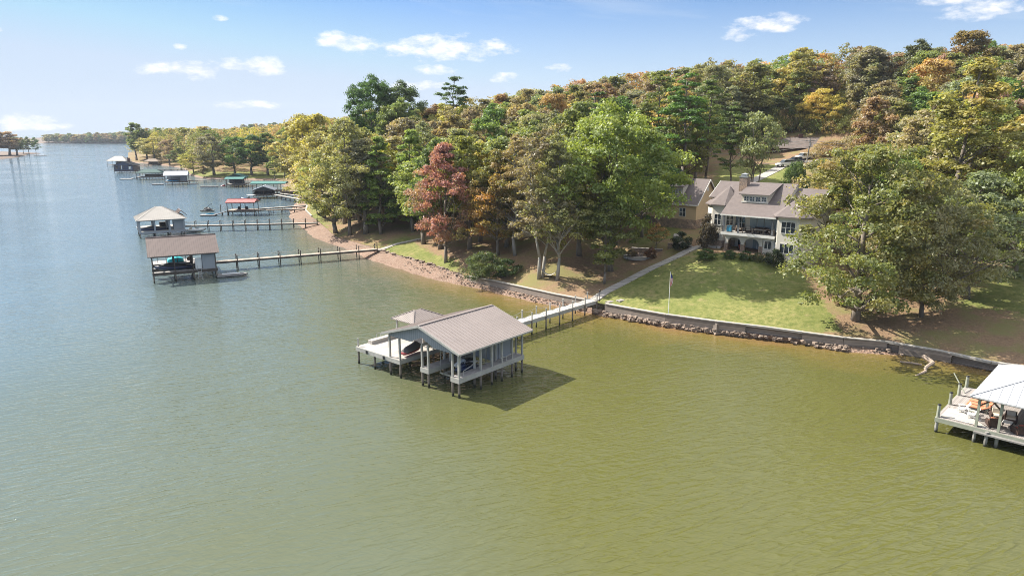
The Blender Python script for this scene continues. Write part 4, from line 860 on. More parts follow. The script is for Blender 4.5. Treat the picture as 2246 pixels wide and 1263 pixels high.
# dark house on the water with chimney
k0 = at(251,379)[:2]
dk = dock_house('boathouse', k0, R(4), 12.8, 9.5, 1.3, 'gable', 4.9, 7.4, 'nearly black two-windowed boathouse with a brick chimney, far left of the docks', ('roof_dark','deck_grey','wood_dark','navy','piling'), axis='y', gable=True, over=.4)
mb = MB()
for a, b_ in ((0,1.0),(2.4,3.8),(5.2,9.2),(11.2,12.8)): mb.box(a, b_, .2, .4, 1.32, 4.8)
mb.box(1.0,2.4,.2,.4,1.32,2.4).box(3.8,5.2,.2,.4,1.32,2.4).box(9.2,11.2,.2,.4,1.32,2.4).box(12.5,12.7,.4,9.2,1.32,4.8).box(.1,.3,.4,9.2,1.32,4.8).build('wall', M['navy'], dk)
MB().box(7.0,8.4,5.2,6.2,4.0,9.6).box(7.05,7.5,5.3,6.1,9.6,10.0).build('chimney', M['brick'], dk)
MB().box(12.9,17.5,3.5,9.5,4.2,4.4).build('side_roof', M['roof_brown'], dk)
for a, b_ in ((1.0,2.4),(3.8,5.2),(9.2,11.2)): MB().box(a+.05,b_-.05,9.35,9.42,2.0,4.4).build('white_screen', M['white'], dk)
farwalk((k0[0]+14,k0[1]+3), at(404,371,1.4), 'very long thin walkway from the nearly black boathouse to the wooded shore')
# tan hip roof at the very end
t0 = at(236,366)[:2]
dock_house('boathouse', t0, R(6), 14.5, 9.5, 1.5, 'hip', 4.6, 8.2, 'farthest boathouse, with peach-tan hip roof', ('roof_cream','deck_grey','wood_white','wood_dark','piling'), walls=[(4.5,9.5,4.5,4.7,1.52,4.0)], inset=5.0)
l0 = at(316,362.5)[:2]
dock_house('shelter', l0, R(3), 11.5, 7.5, 1.0, 'hip', 3.0, 5.2, 'low grey hip-roofed shelter on the far shore behind the docks', ('shingle_tan','deck_tan','wood_dark','wood_dark','piling'), walls=[(2,9,5,5.2,1.02,2.9)], inset=3.6, cat='shelter')
floatp((*at(88,342.5)[:2],0), 0, 14, 2.0, 'distant low platform in the water off the small left point')
q = at(97,341)[:2]; tag(MB().cyl((0,0,-1),(0,0,4.5),.12,.1,6).build('mooring_pole', M['wood_dark']), 'thin distant pole beside the low platform off the small left point', 'pole'); COL.objects[-1].location = (*q, 0)

# ---- deck with white roof at the right edge
AR2 = 0.0
RO = (37.7, 56.7); AR2 = R(-45); WR = lambda a, b, z=0: place(RO, AR2, a, b, z); ZR = 1.42
rd = dock_house('covered_dock', RO, AR2, 16, 10.6, ZR, 'none', 4.2, 6.6, 'party dock with white ribbed hip roof at the right edge', ('roof_white','deck_weathered','post_green','wood_grey','piling_pale'),
    posts=[(3.0,.15),(4.6,.15),(3.0,4.0),(9.5,.15),(9.5,10.3),(3.0,10.3),(15.8,.15)], slips=[(0,16,0,10.6)], fascia=.32, over=.55, cat='covered dock', postw=.2, pilr=.14)
for o_ in [c for c in rd.children if c.name.startswith('roof_beam')]: bpy.data.objects.remove(o_)
hip_roof(2.35, 17, -.35, 10.9, 4.2, 6.65, 5.6, sp=.62, rw=.04, t=.12).build('roof', M['roof_white'], rd)
MB().box(2.7,16.6,-.05,.1,3.95,4.15).box(2.7,16.6,10.4,10.55,3.95,4.15).box(2.7,2.85,.1,10.4,3.95,4.15).build('roof_beam', M['wood_brown'], rd)
mb = MB()
for x, y, dx, dy in [(3,.15,.8,0),(4.6,.15,-.7,0),(3,.15,0,.8)]: mb.beam((x,y,3.3),(x+dx,y+dy,4.0),.12)
mb.build('brace', M['wood_brown'], rd)
MB().box(2.97,15.8,-.42,-.08,1.02,1.14).build('lower_step', M['wood_grey'], rd)
for x, y in [(.12,.15),(.12,4.2),(.12,7.4),(.12,10.4),(3.9,-.2)]:
    MB().cyl((x,y,-1.4),(x,y,ZR-.1),.15,.14,8).build('piling', M['piling_pale'], rd)
for y in (.18,4.2,7.4,10.4):
    p_ = MB().cyl((.12,y,ZR+.002),(.12,y,ZR+1.12),.15,.14,8).build('mooring_post', M['post_green'], rd); MB().cyl((.12,y,ZR+1.12),(.12,y,ZR+1.22),.17,.12,8).build('cap', M['black'], p_)
MB().slab([(.3,.35,ZR+.10),(3.9,.25,ZR+.10),(1.0,3.2,ZR+.10),(.3,3.0,ZR+.10)], .07).build('hatch', M['deck_pale'], rd)
mb = MB()
for a, b in (((.3,3.3),(4.2,.35)),((.3,4.25),(2.9,4.25)),((.3,7.5),(2.9,7.5))): mb.beam((*a,ZR+.03),(*b,ZR+.03),.07,.05)
mb.build('deck_batten', M['wood_dark'], rd)
MB().beam((.4,8.4,ZR+.05),(-.9,9.4,ZR+1.5),.07).build('boat_pole', M['post_green'], rd)
lattice_chair(WR(1.55,2.85,ZR+.02), R(150), 'pale grey slatted adirondack chair on the party dock, nearer the mooring posts', M['white'], None, 'adirondack_chair', 'chair', 1.0, True)
lattice_chair(WR(2.45,1.95,ZR+.02), R(150), 'pale grey slatted adirondack chair on the party dock, nearer the roof post', M['white'], None, 'adirondack_chair', 'chair', 1.0, True)
st_ = thing('side_table', WR(2.1,2.75,ZR), 0, 'low dark table between the two adirondack chairs', 'table'); MB().cyl((0,0,.42),(0,0,.46),.32,.32,12).build('tabletop', M['post_green'], st_); MB().cyl((0,0,0),(0,0,.42),.05).cyl((0,0,0),(0,0,.04),.22).build('pedestal', M['black'], st_)
for k, lb in enumerate(['orange sun lounger nearest the adirondack chairs','middle one of the three orange sun loungers','orange sun lounger farthest from the adirondack chairs']):
    lg = thing('sun_lounger', WR(2.35+.0*k,4.15+.85*k,ZR+.01), AR2, lb, 'sun lounger', 'orange loungers under the white roof edge')
    MB().box(-1.0,.7,-.3,.3,.24,.30).build('frame', M['wood_dark'], lg)
    for x_ in (-.9,.6):
        for y_ in (-.26,.26): MB().box(x_-.03,x_+.03,y_-.03,y_+.03,0,.24).build('leg', M['wood_dark'], lg)
    MB().box(-1.0,.4,-.3,.3,.303,.42).beam((.38,0,.38),(.95,0,.72),.6,.12).build('cushion', M['orange'], lg, bevel=.03)
for (a_, b_, r_, lb, cu) in [(4.0,1.25,2.0,'orange-cushioned wicker armchair with a cream pillow, nearest the roof corner post','orange'),(5.9,1.0,2.3,'dark wicker armchair with rust red cushions under the white roof, right of the orange one','rust_cush'),(4.9,3.4,-1.4,'cream-cushioned armchair under the white roof, behind the orange one','cream_cush'),(3.9,3.2,-1.2,'white-cushioned armchair beside the cream one, nearer the loungers','cream_cush')]:
    lattice_chair(WR(a_, b_, ZR+.01), AR2+r_, lb, M['wicker'], M[cu])
pw = MB().box(-.2,.2,-.08,.08,0,.34).build('pillow', M['cream_cush'], bevel=.05); tag(pw, 'small cream pillow lying on the orange armchair', 'pillow'); pw.location = WR(4.05,1.2,ZR+.49)
tb = thing('coffee_table', WR(4.9,2.0,ZR+.01), AR2, 'black and white patterned low table between the armchairs', 'table'); MB().box(-.35,.35,-.35,.35,.4,.45).build('tabletop', M['white'], tb)
for sx in (-1,1):
    for sy in (-1,1): MB().box(sx*.3-.03,sx*.3+.03,sy*.3-.03,sy*.3+.03,0,.398).build('leg', M['black'], tb)
# driftwood and logs on the shore
def log(pts, r0, r1, label, name='driftwood_log'):
    mb = MB(); n = len(pts)
    for k in range(n-1): mb.cyl(pts[k], pts[k+1], r0+(r1-r0)*k/(n-1), r0+(r1-r0)*(k+1)/(n-1), 7)
    return tag(mb.build(name, M['drift']), label, 'driftwood')
log([(47.5,75.2,.9),(48.0,74.0,.55),(46.7,73.2,.22),(46.2,72.3,.12),(44.6,71.3,-.05),(43.9,71.0,-.2)], .26,.07, 'bleached forked driftwood stump rising from the shallow water by the right sea wall', 'driftwood_stump')
log([(45.1,75.5,.12),(46.0,75.0,.2),(47.1,74.6,.08)], .1,.12, 'knobbly brown branch in the shallows left of the driftwood stump')
p = at(1795,762)[:2]; log([(p[0],p[1],.18),(p[0]+1.2,p[1]-1.0,.12),(p[0]+2.6,p[1]-1.35,.05)], .16,.08, 'curved pale driftwood log at the water edge below the sea wall')
p = at(1785,745,.6)[:2]; log([(p[0],p[1],.75),(p[0]+2.0,p[1]-.9,.7),(p[0]+3.6,p[1]-1.7,.62)], .12,.07, 'straight pale log lying on the rocks under the sea wall')
p = at(1880,752,.7)[:2]; log([(p[0],p[1],.6),(p[0]+1.6,p[1]-.2,.75),(p[0]+3.2,p[1]+.3,1.35)], .1,.05, 'thin pale branch propped against the sea wall under the big maple')
# ------------------------------------------------------------------ houses (local frame: x along the front, y into the depth)
HA = R(-40); HO = (35.66, 112.2); HZ = 7.0; HP = lambda a, b, z=0: (HO[0] + math.cos(HA)*a - math.sin(HA)*b, HO[1] + math.sin(HA)*a + math.cos(HA)*b, HZ + z)
hs_ = thing('stone_house', (*HO, HZ), HA, 'large cream house with brown-grey roof, arched ground floor and covered upper porch above the lawn', 'house')
def window(parent, p, d, w_, h_, nx=2, ny=2, fr=.09, proud=.05, pane='glass', name='window'):
    """window on a wall: p bottom-left corner, d wall direction (outside is to its right), w_ x h_"""
    d = Vector((d[0], d[1], 0)).normalized(); n = Vector((d.y, -d.x, 0)); p = Vector(p) + n * .01; up = Vector((0, 0, 1)); mb = MB(); o_ = n * proud
    for z in (fr/2, h_ - fr/2): mb.beam(p + o_ + up*z, p + o_ + d*w_ + up*z, .08, fr)
    for k in range(nx + 1): q = p + o_*1.05 + d*(fr/2 + (w_-fr)*k/nx); mb.beam(q + up*.0, q + up*h_, fr if k in (0, nx) else fr*.55, .07)
    for k in range(1, ny): mb.beam(p + o_*.95 + up*h_*k/ny, p + o_*.95 + d*w_ + up*h_*k/ny, .06, fr*.5)
    f = mb.build(name, M['trim'], parent); a = p + n*.02
    MB().add([tuple(a), tuple(a + d*w_), tuple(a + d*w_ + up*h_), tuple(a + up*h_)], [(0,1,2,3)]).build('pane', M[pane], f); return f
D = Vector
body = MB()
# back block
body.prism([(-4.4,3.2),(12.6,3.2),(12.6,14.8),(-4.4,14.8)], -1.5, 6.9)
for x in (-4.4, 12.6):
    zt = 10.6 if x < 0 else 10.0
    body.add([(x-.08,3.2,6.9),(x-.08,14.8,6.9),(x-.08,7.5,zt),(x+.08,3.2,6.9),(x+.08,14.8,6.9),(x+.08,7.5,zt)], [(0,2,1),(3,4,5),(0,3,5,2),(1,2,5,4)])
bo = body.build('wall', M['stucco'], hs_)
# lower arcade
def arcade(y, x0, x1, z0, z1, arches, th=.45):
    mb = MB(); xs = [x0]
    for xc, w_, zs, rise in arches: xs += [xc - w_/2, xc + w_/2]
    xs.append(x1)
    for k in range(0, len(xs), 2): mb.box(xs[k], xs[k+1], y, y+th, z0, z1)
    for xc, w_, zs, rise in arches:
        n = 12
        for k in range(n):
            a, b = xc - w_/2 + w_*k/n, xc - w_/2 + w_*(k+1)/n; f = lambda x: zs + rise * math.sqrt(max(0, 1 - ((x-xc)/(w_/2))**2))
            mb.add([(a,y,f(a)),(b,y,f(b)),(b,y,z1),(a,y,z1),(a,y+th,f(a)),(b,y+th,f(b)),(b,y+th,z1),(a,y+th,z1)], [(0,1,2,3),(7,6,5,4),(0,4,5,1)])
    return mb
arcade(0, -.35, 5.9, 0, 2.85, [(1.25,2.2,1.55,.75),(4.15,2.4,1.55,.8)]).build('arcade', M['stucco'], hs_)
mb = MB()
for x0_, x1_ in ((-.42,.19),(2.31,2.99),(5.31,5.97)): mb.box(x0_, x1_, -.06, .5, -1.2, 1.25)
mb.box(-.5,8.2,-.35,3.1,-1.4,.06); mb.build('stone_pier', M['stone'], hs_)
arcade(.004, 5.98, 7.8, 0, 2.85, []).build('wall', M['stucco'], hs_); window(hs_, (6.2,-.01,.9), (1,0), 1.2, 1.4, 2, 1)
# upper deck, posts, railing, furniture
MB().box(-.7,8.0,-.9,3.15,2.87,3.17).build('deck', M['deck_walk'], hs_)
MB().box(-.76,8.06,-.97,-.905,2.78,3.2).box(-.765,-.705,-.9,3.1,2.78,3.2).build('fascia', M['trim'], hs_)
for x in (-.55, 1.95, 7.45): MB().box(x-.14,x+.14,-.6,-.32,3.172,6.35).build('porch_post', M['siding_grey'], hs_)
mb = MB().box(-.65,7.9,-.86,-.80,4.08,4.14).box(-.66,-.60,-.8,2.2,4.08,4.12)
for k in range(30): mb.box(-.62+.29*k,-.607+.29*k,-.84,-.82,3.17,4.08)
for k in range(6): mb.box(-.66+1.7*k,-.56+1.7*k,-.88,-.78,3.17,4.2)
mb.build('railing', M['wood_dark'], hs_)
for k in range(4):
    f = MB().box(2.5+1.22*k, 2.5+1.22*k+1.1, 3.02, 3.17, 3.25, 5.6).build('shutter', M['glass_pale'], hs_)
window(hs_, (-.2,3.19,3.3), (1,0), 1.9, 2.2, 3, 2); window(hs_, (.6,3.19,.1), (1,0), 1.5, 2.2, 2, 1); window(hs_, (3.1,3.19,.1), (1,0), 2.3, 2.2, 3, 1, pane='glass_pale')
# left tower with hipped top
def octo(cx, cy, r, n=8, off=math.pi/8): return [(cx + r*math.cos(off + 2*math.pi*k/n), cy + r*math.sin(off + 2*math.pi*k/n)) for k in range(n)]
tw = MB().prism(octo(-2.5, 4.1, 2.7), -1.5, 7.25).build('tower_wall', M['stucco'], hs_); MB().prism(octo(-2.5, 4.1, 2.78), -1.5, 1.3).build('stone_base', M['stone'], hs_)
MB().box(-.75,-.15,.9,2.2,-1,3.0).build('stone_pier', M['stone'], hs_)
oc = octo(-2.5, 4.1, 2.7)
for k in (4, 5, 6):
    a, b_ = D((*oc[k], 0)), D((*oc[(k+1) % 8], 0)); d_ = (b_ - a).normalized(); L_ = (b_ - a).length; q = a + d_ * (L_ - 1.3) / 2
    window(hs_, (q.x, q.y, 3.9), d_, 1.3, 1.9, 2, 2); window(hs_, (q.x + d_.x*.15, q.y + d_.y*.15, 1.55), d_, 1.0, 1.1, 1, 1)
def pyramid(c, r, ze, apex, n=8, t=.16, off=math.pi/8):
    mb = MB(); o = octo(*c, r, n, off)
    mb.add([(x, y, ze) for x, y in o] + [apex] + [(x, y, ze - t) for x, y in o], [(k, (k+1) % n, n) for k in range(n)] + [(n+1+k, n+1+(k+1) % n, (k+1) % n, k) for k in range(n)] + [tuple(range(2*n, n, -1))]); return mb
pyramid((-2.5,4.1), 3.2, 7.35, (-2.1,5.0,10.25)).build('tower_roof', M['shingle'], hs_)
# main roof planes
sl = (10.9 - 6.5) / 7.8; zf = lambda y: 6.5 + sl * (y + .3)
mb = MB()
mb.slab([(-1.0,-.95,zf(-.95)),(8.3,-.95,zf(-.95)),(8.3,7.5,10.9),(-1.0,7.5,10.9)], .16)
mb.slab([(-4.9,3.1,zf(3.1)),(-1.004,3.1,zf(3.1)),(-1.004,7.5,10.9),(-4.9,7.5,10.9)], .16)
mb.slab([(8.3,15.4,6.4),(-4.9,15.4,6.4),(-4.9,7.5,10.9),(8.3,7.5,10.9)], .16)
mb.slab([(8.304,.4,6.35),(13.2,.4,6.35),(13.2,7.9,10.25),(8.304,7.9,10.25)], .16); mb.slab([(13.2,15.4,6.4),(8.304,15.4,6.4),(8.304,7.9,10.25),(13.2,7.9,10.25)], .16)
mb.build('roof', M['shingle'], hs_)
mb = MB(); mb.box(-1.0,8.1,-1.06,-.96,zf(-.95)-.22,zf(-.95)-.02).beam((-4.95,3.1,zf(3.1)-.1),(-4.95,7.5,10.8),.06,.2); mb.beam((13.24,.4,6.25),(13.24,7.9,10.15),.06,.2); mb.build('gutter', M['trim'], hs_)
MB().add([(8.3,7.5,10.85),(8.3,7.9,10.2),(8.3,3.5,8.0),(8.3,4.5,zf(4.5)-.1)], [(0,1,2,3)]).build('gable_end', M['stucco'], hs_)
# shed dormer
dz = lambda y: 9.35 + (10.85-9.35) * (y-1.6) / (7.4-1.6)
dm = MB(); dm.add([(1.2,2.1,zf(2.1)-.1),(5.5,2.1,zf(2.1)-.1),(5.5,2.1,dz(2.1)-.12),(1.2,2.1,dz(2.1)-.12)], [(0,1,2,3)])
for x in (1.2, 5.5): dm.add([(x,2.1,zf(2.1)-.1),(x,2.1,dz(2.1)-.12),(x,7.2,dz(7.2)-.12),(x,7.2,zf(7.2)-.1)], [(0,1,2,3)])
dm = dm.build('dormer', M['siding_lap'], hs_)
MB().slab([(.8,1.6,dz(1.6)),(5.9,1.6,dz(1.6)),(5.9,7.4,10.93),(.8,7.4,10.93)], .12).build('dormer_roof', M['shingle'], dm)
for k in range(4): window(hs_, (1.55+.96*k, 2.09, 8.15), (1,0), .86, .82, 2, 2, fr=.07)
MB().box(1.1,5.6,1.98,2.06,7.95,8.1).box(1.1,5.6,1.98,2.06,9.0,9.2).build('dormer_trim', M['trim'], dm)
# chimney
ch = MB().box(-.55,.75,4.9,6.2,8.6,11.75).build('chimney', M['stone'], hs_); MB().box(-.6,.8,4.85,6.25,11.75,11.95).box(-.4,.6,5.05,6.05,11.95,12.3).build('cap', M['metal'], ch); MB().cyl((.1,5.55,12.3),(.1,5.55,12.5),.62,.1,10).build('flue_hood', M['metal'], ch)
# right wing, roofed with a hip
wgp = [(7.75,.5),(8.7,-1.7),(11.9,-1.7),(13.1,-.3),(13.1,6),(7.75,6)]
MB().prism(wgp, -1.5, 6.5).build('wing_wall', M['stucco'], hs_)
we = [(7.3,-.2),(8.4,-2.3),(12.1,-2.3),(13.6,-.6),(13.6,5.5),(7.3,5.5)]; apx = (10.3,2.6,9.3); bk = (10.3,6.6,9.3)
mb = MB(); mb.add([(x,y,6.55) for x,y in we] + [apx, bk], [(0,1,6),(1,2,6),(2,3,6),(3,4,7,6),(5,0,6,7),(4,5,7)]); mb.add([(x,y,6.55) for x,y in we] + [(x,y,6.38) for x,y in we], [(6+k,6+(k+1)%6,(k+1)%6,k) for k in range(6)] + [(11,10,9,8,7,6)]); mb.build('wing_roof', M['shingle'], hs_)
a = D((7.75,.5,0)); d_ = (D((8.7,-1.7,0)) - a).normalized(); q = a + d_*.35; window(hs_, (q.x, q.y, 3.9), d_, 1.6, 1.9, 2, 2); window(hs_, (q.x, q.y, 1.0), d_, 1.5, 1.3, 2, 1)
window(hs_, (9.2,-1.71,3.9), (1,0), 2.2, 1.9, 3, 2); window(hs_, (9.2,-1.71,.8), (1,0), 2.2, 1.6, 3, 1)
MB().cyl((11.2,4.0,8.0),(11.2,4.0,8.9),.12).cyl((11.2,4.0,8.8),(11.5,4.0,8.8),.1).build('vent_pipe', M['white'], hs_); MB().cyl((12.2,3.0,7.5),(12.2,3.0,8.1),.08).build('vent_pipe', M['white'], hs_)
# porch furniture
gc = thing('grill', HP(.35,-.1,3.18), HA, 'covered teal barbecue grill at the left end of the upper porch', 'grill'); MB().box(-.45,.45,-.3,.3,.05,1.0).build('grill_cover', M['blue'], gc, bevel=.12); MB().box(-.4,.4,-.25,.25,0,.05).build('base', M['black'], gc)
sf = thing('sofa', HP(4.8,1.9,3.18), HA, 'dark outdoor sofa with pale cushions on the upper porch', 'sofa'); MB().box(-1.1,1.1,-.45,.45,.1,.4).box(-1.1,1.1,.3,.5,.1,.85).box(-1.2,-1.0,-.45,.45,.1,.62).box(1.0,1.2,-.45,.45,.1,.62).build('frame', M['wicker'], sf)
for k in range(3): MB().box(-.98+.66*k,-.36+.66*k,-.4,.28,.4,.54).build('cushion', M['cream_cush'], sf, bevel=.04)
for a_, b_, r_, lb in [(2.9,1.4,-1.2,'dark armchair on the upper porch, left of the sofa'),(6.8,1.0,-2.4,'wicker armchair with pale cushion at the right end of the upper porch'),(1.2,1.5,-.9,'dark armchair on the upper porch beside the teal grill')]: lattice_chair(HP(a_,b_,3.18), HA+r_, lb, M['wicker'], M['cream_cush'])
lattice_chair(HP(1.9,1.4,.07), HA-1, 'wicker chair in the shade of the left arch', M['wicker'], M['rust_cush'])
MB_t = thing('coffee_table', HP(4.6,.5,3.18), HA, 'low dark table before the sofa on the upper porch', 'table'); MB().box(-.6,.6,-.3,.3,.36,.42).build('tabletop', M['wood_brown'], MB_t); MB().box(-.5,.5,-.22,.22,0,.358).build('base', M['black'], MB_t)

# tan garage with dormer, left of the house
GA = HP(-12, 13.5)[:2]; GZ = 8.0
gr_ = thing('garage', (*GA, GZ), HA, 'tan gabled garage with stone base and dormer, partly behind the green maple', 'garage')
mb = MB().prism([(-12.5,0),(0,0),(0,9.4),(-12.5,9.4)], 1.8, 5.1)
for x in (-12.5, 0): mb.add([(x-.06,0,5.1),(x-.06,9.4,5.1),(x-.06,4.7,9.15),(x,0,5.1),(x,9.4,5.1),(x,4.7,9.15)], [(0,2,1),(3,4,5),(0,3,5,2),(1,2,5,4)])
mb.build('wall', M['siding_tan'], gr_); MB().prism([(-12.55,-.06),(.06,-.06),(.06,9.46),(-12.55,9.46)], -1.5, 1.8).build('stone_base', M['stone'], gr_)
mb = MB(); mb.slab([(-13,-.5,4.75),(.45,-.5,4.75),(.45,4.7,9.35),(-13,4.7,9.35)], .15); mb.slab([(.45,9.9,4.75),(-13,9.9,4.75),(-13,4.7,9.35),(.45,4.7,9.35)], .15); mb.build('roof', M['shingle'], gr_)
MB().beam((.49,-.5,4.62),(.49,4.7,9.22),.07,.24).beam((.49,9.9,4.62),(.49,4.7,9.22),.07,.24).box(-13,.4,-.6,-.51,4.5,4.72).build('roof_trim', M['trim'], gr_)
gf_ = lambda y: 4.75 + (9.35-4.75)*(y+.5)/5.2
dd_ = MB(); dd_.add([(-6.4,.9,gf_(.9)-.1),(-3.4,.9,gf_(.9)-.1),(-3.4,.9,8.0),(-6.4,.9,8.0)], [(0,1,2,3)])
for x in (-6.4,-3.4): dd_.add([(x,.9,gf_(.9)-.1),(x,.9,8.0),(x,4.4,9.2),(x,4.4,gf_(4.4)-.1)], [(0,1,2,3)])
dd_ = dd_.build('dormer', M['siding_lap'], gr_); MB().slab([(-6.8,.4,8.0),(-3.0,.4,8.0),(-3.0,4.6,9.4),(-6.8,4.6,9.4)], .12).build('dormer_roof', M['shingle'], dd_)
for k in range(4): window(gr_, (-6.1+.64*k,.89,6.5), (1,0), .56, 1.0, 2, 2, fr=.07)
cu = MB().box(-6.3,-5.3,4.2,5.2,8.9,10.2).build('cupola', M['siding_lap'], gr_); MB().cyl((-5.8,4.7,10.2),(-5.8,4.7,11.0),.85,.05,4).build('cupola_roof', M['roof_dark'], cu)
MB().cyl((.0,4.7,7.4),(.03,4.7,7.4),.42,.42,14).build('round_vent', M['trim'], gr_)
window(gr_, (-3.5,-.01,2.3), (1,0), 1.4, 1.7, 2, 2)
# gable glimpsed through the sycamores
q = at(1187,452,d=132); gq = g1(q[0], q[1]+2)
gp_ = thing('guest_house', (q[0]-1.0, q[1]+.2, gq), R(-12), 'tan cottage mostly hidden behind the sycamores, one window showing', 'house')
MB().prism([(-4.5,0),(4.5,0),(4.5,7),(-4.5,7)], -1.5, 6.3).build('wall', M['siding_tan'], gp_); gable_roof(-5,5,-.5,7.5,6.2,8.8,'x',sp=50).build('roof', M['shingle'], gp_); window(gp_, (.5,-.01,3.6), (1,0), 1.3, 2.0, 2, 4); window(gp_, (-2.7,-.01,3.6), (1,0), 1.3, 2.0, 2, 4)

M['shingle_brown'] = solid('sunbleached_brown_shingles', (.19,.155,.14), .85, .2, 6, bump=.4)
# low house on the hill, its cars
UZ = g1(84, 214) - 1.3
uh = thing('hill_house', (80, 216.5, UZ), R(-13), 'low brown-roofed house on the hill behind the utility pole', 'house')
MB().prism([(0,0),(26,0),(26,9),(0,9)], -2.5, 3.0).build('wall', M['brick'], uh)
hip_roof(-.8,26.8,-1.2,10,3.0,6.1,6,sp=50,t=.15).build('roof', M['shingle_brown'], uh)
MB().box(9,10.2,4.2,5.2,4.5,7.2).build('chimney', M['brick'], uh)
for k in range(4): window(uh, (2.5+5.2*k,-.01,.9), (1,0), 1.8, 1.4, 2, 1)
MB().box(12.5,15.5,-.05,-.003,.0,2.4).build('garage_door', M['glass'], uh); MB().box(-.5,26,-1.0,-.05,-2.4,-.05).build('porch', M['concrete'], uh)
def car(loc, rz, label, paint, kind='suv', s=1.0):
    t = thing('parked_car', loc, rz, label, 'car'); t.scale = (s,s,s); h = 1.0 if kind != 'sedan' else .9
    MB().loft([[(x,-w_,.32),(x,-w_*1.02,z*.75),(x,-w_*.92,z),(x,w_*.92,z),(x,w_*1.02,z*.75),(x,w_,.32)] for x,w_,z in ((-2.35,.78,.72),(-2.25,.9,.95),(-1.2,.93,1.0),(.9,.93,1.0),(1.9,.9,.92),(2.35,.72,.68))]).build('body', paint, t, smooth=False)
    top = 1.72 if kind == 'suv' else 1.45; b0_ = -2.1 if kind == 'suv' else -1.5
    MB().loft([[(b0_,-.84,1.0),(b0_+.3,-.66,top),(b0_+.3,.66,top),(b0_,.84,1.0)],[(1.15,-.84,1.0),(.45,-.66,top),(.45,.66,top),(1.15,.84,1.0)]]).build('windows', M['glass'], t)
    MB().slab([(b0_+.2,-.7,top+.03),(.5,-.7,top+.03),(.5,.7,top+.03),(b0_+.2,.7,top+.03)], .06).build('roof_panel', paint, t)
    for x in (-1.45,1.45):
        for y in (-.88,.88):
            wh = MB().cyl((x,y-.1,.34),(x,y+.1,.34),.34,.34,14).build('wheel', M['tyre'], t); MB().cyl((x,y-.108,.34),(x,y+.108,.34),.19,.19,10).build('rim', M['metal'], wh)
    for y in (-.6,.6): MB().box(2.2,2.34,y-.17,y+.17,.62,.76).build('headlight', M['white'], t)
    return t
for px, py, d_, rz, lb, pt, kd in [(1723,357,188,R(195),'silver-white pickup-like car nearest the pole on the hill drive', M['white'],'suv'),(1745,349,197,R(195),'dark blue car in the middle of the row on the hill drive',M['navy'],'sedan'),(1762,344,203,R(200),'white car at the upper end of the row on the hill drive',M['white'],'suv'),(1800,338,204,R(170),'white boat-shaped vehicle parked right of the pole on the hill',M['white'],'suv')]:
    p = at(px, py, d=d_); car((p[0], p[1], g1(p[0], p[1])+.05), rz, lb, pt, kd, 1.1)
# utility poles and wires
def pole(x, y, h, label, lean=0.0):
    z = g1(x, y); t = thing('utility_pole', (x, y, z), R(-12), label, 'utility pole'); MB().cyl((0,0,-.3),(lean,0,h),.17,.12,8).build('pole', M['wood_grey'], t)
    MB().box(lean-1.2,lean+1.2,-.06,.06,h-.75,h-.6).build('crossarm', M['wood_grey'], t); MB().cyl((lean,-.3,h-1.9),(lean,-.3,h-1.1),.24,.24,10).build('transformer', M['metal'], t)
    for k in (-1.1,-.4,.4,1.1): MB().cyl((lean+k,0,h-.6),(lean+k,0,h-.42),.05).build('insulator', M['white'], t)
    return t
pA = at(1763,392,d=165); zA = g1(pA[0], pA[1]); hA = 24.9 - zA
pole(pA[0], pA[1], hA, 'tall weathered utility pole on the hill above the house roof', lean=.7)
B1 = (34.0, 176.0); B2 = (108.0, 166.0)
def wire(a, b, sag, label):
    a, b = Vector(a), Vector(b); pts = [a.lerp(b, k/16) - Vector((0,0,4*sag*(k/16)*(1-k/16))) for k in range(17)]; return tag(MB().tube(pts, .045, 4).build('power_line', M['wood_grey']), label, 'power line')
for k, (dz_, sg) in enumerate([(-.45,1.1),(-1.0,1.2),(-1.9,1.5),(-5.2,.9)]):
    nm = ['top','second','third','lowest'][k]
    wire((pA[0]+.5,pA[1],24.9+dz_), (B1[0],B1[1],24+dz_), sg, f'{nm} wire running left from the utility pole above the house roof'); wire((pA[0]+.5,pA[1],24.9+dz_), (B2[0],B2[1],24+dz_), sg, f'{nm} wire running right from the utility pole above the house roof')

# flagpole, hammock, fire pit
p = at(1467,690,1.62); fpz = g1(p[0], p[1]); fg = thing('flagpole', (p[0], p[1]+.3, fpz), 0, 'white flagpole with a limp flag at the edge of the lawn', 'flagpole')
MB().cyl((0,0,-.2),(0,0,5.9),.055,.035,8).build('pole', M['white'], fg); MB().cyl((0,0,5.88),(0,0,6.02),.07,.07,8).build('finial', M['metal'], fg)
m, nt_, b, N, L = newmat('striped_flag'); tcn = N('ShaderNodeTexCoord'); sx = N('ShaderNodeSeparateXYZ'); L(tcn.outputs['Object'], sx.inputs[0])
wv = N('ShaderNodeMath'); wv.operation = 'MULTIPLY'; L(sx.outputs[0], wv.inputs[0]); wv.inputs[1].default_value = 7.5; fr_ = N('ShaderNodeMath'); fr_.operation = 'FRACT'; L(wv.outputs[0], fr_.inputs[0]); gt = N('ShaderNodeMath'); gt.operation = 'GREATER_THAN'; L(fr_.outputs[0], gt.inputs[0]); gt.inputs[1].default_value = .5
g2 = N('ShaderNodeMath'); g2.operation = 'GREATER_THAN'; L(sx.outputs[2], g2.inputs[0]); g2.inputs[1].default_value = 5.1
L(mixc(g2.outputs[0], mixc(gt.outputs[0], (.72,.72,.72), (.5,.04,.05)), (.05,.07,.25)), b.inputs['Base Color']); b.inputs['Roughness'].default_value = .9
mb = MB(); nu, nv_ = 10, 12; vs = []
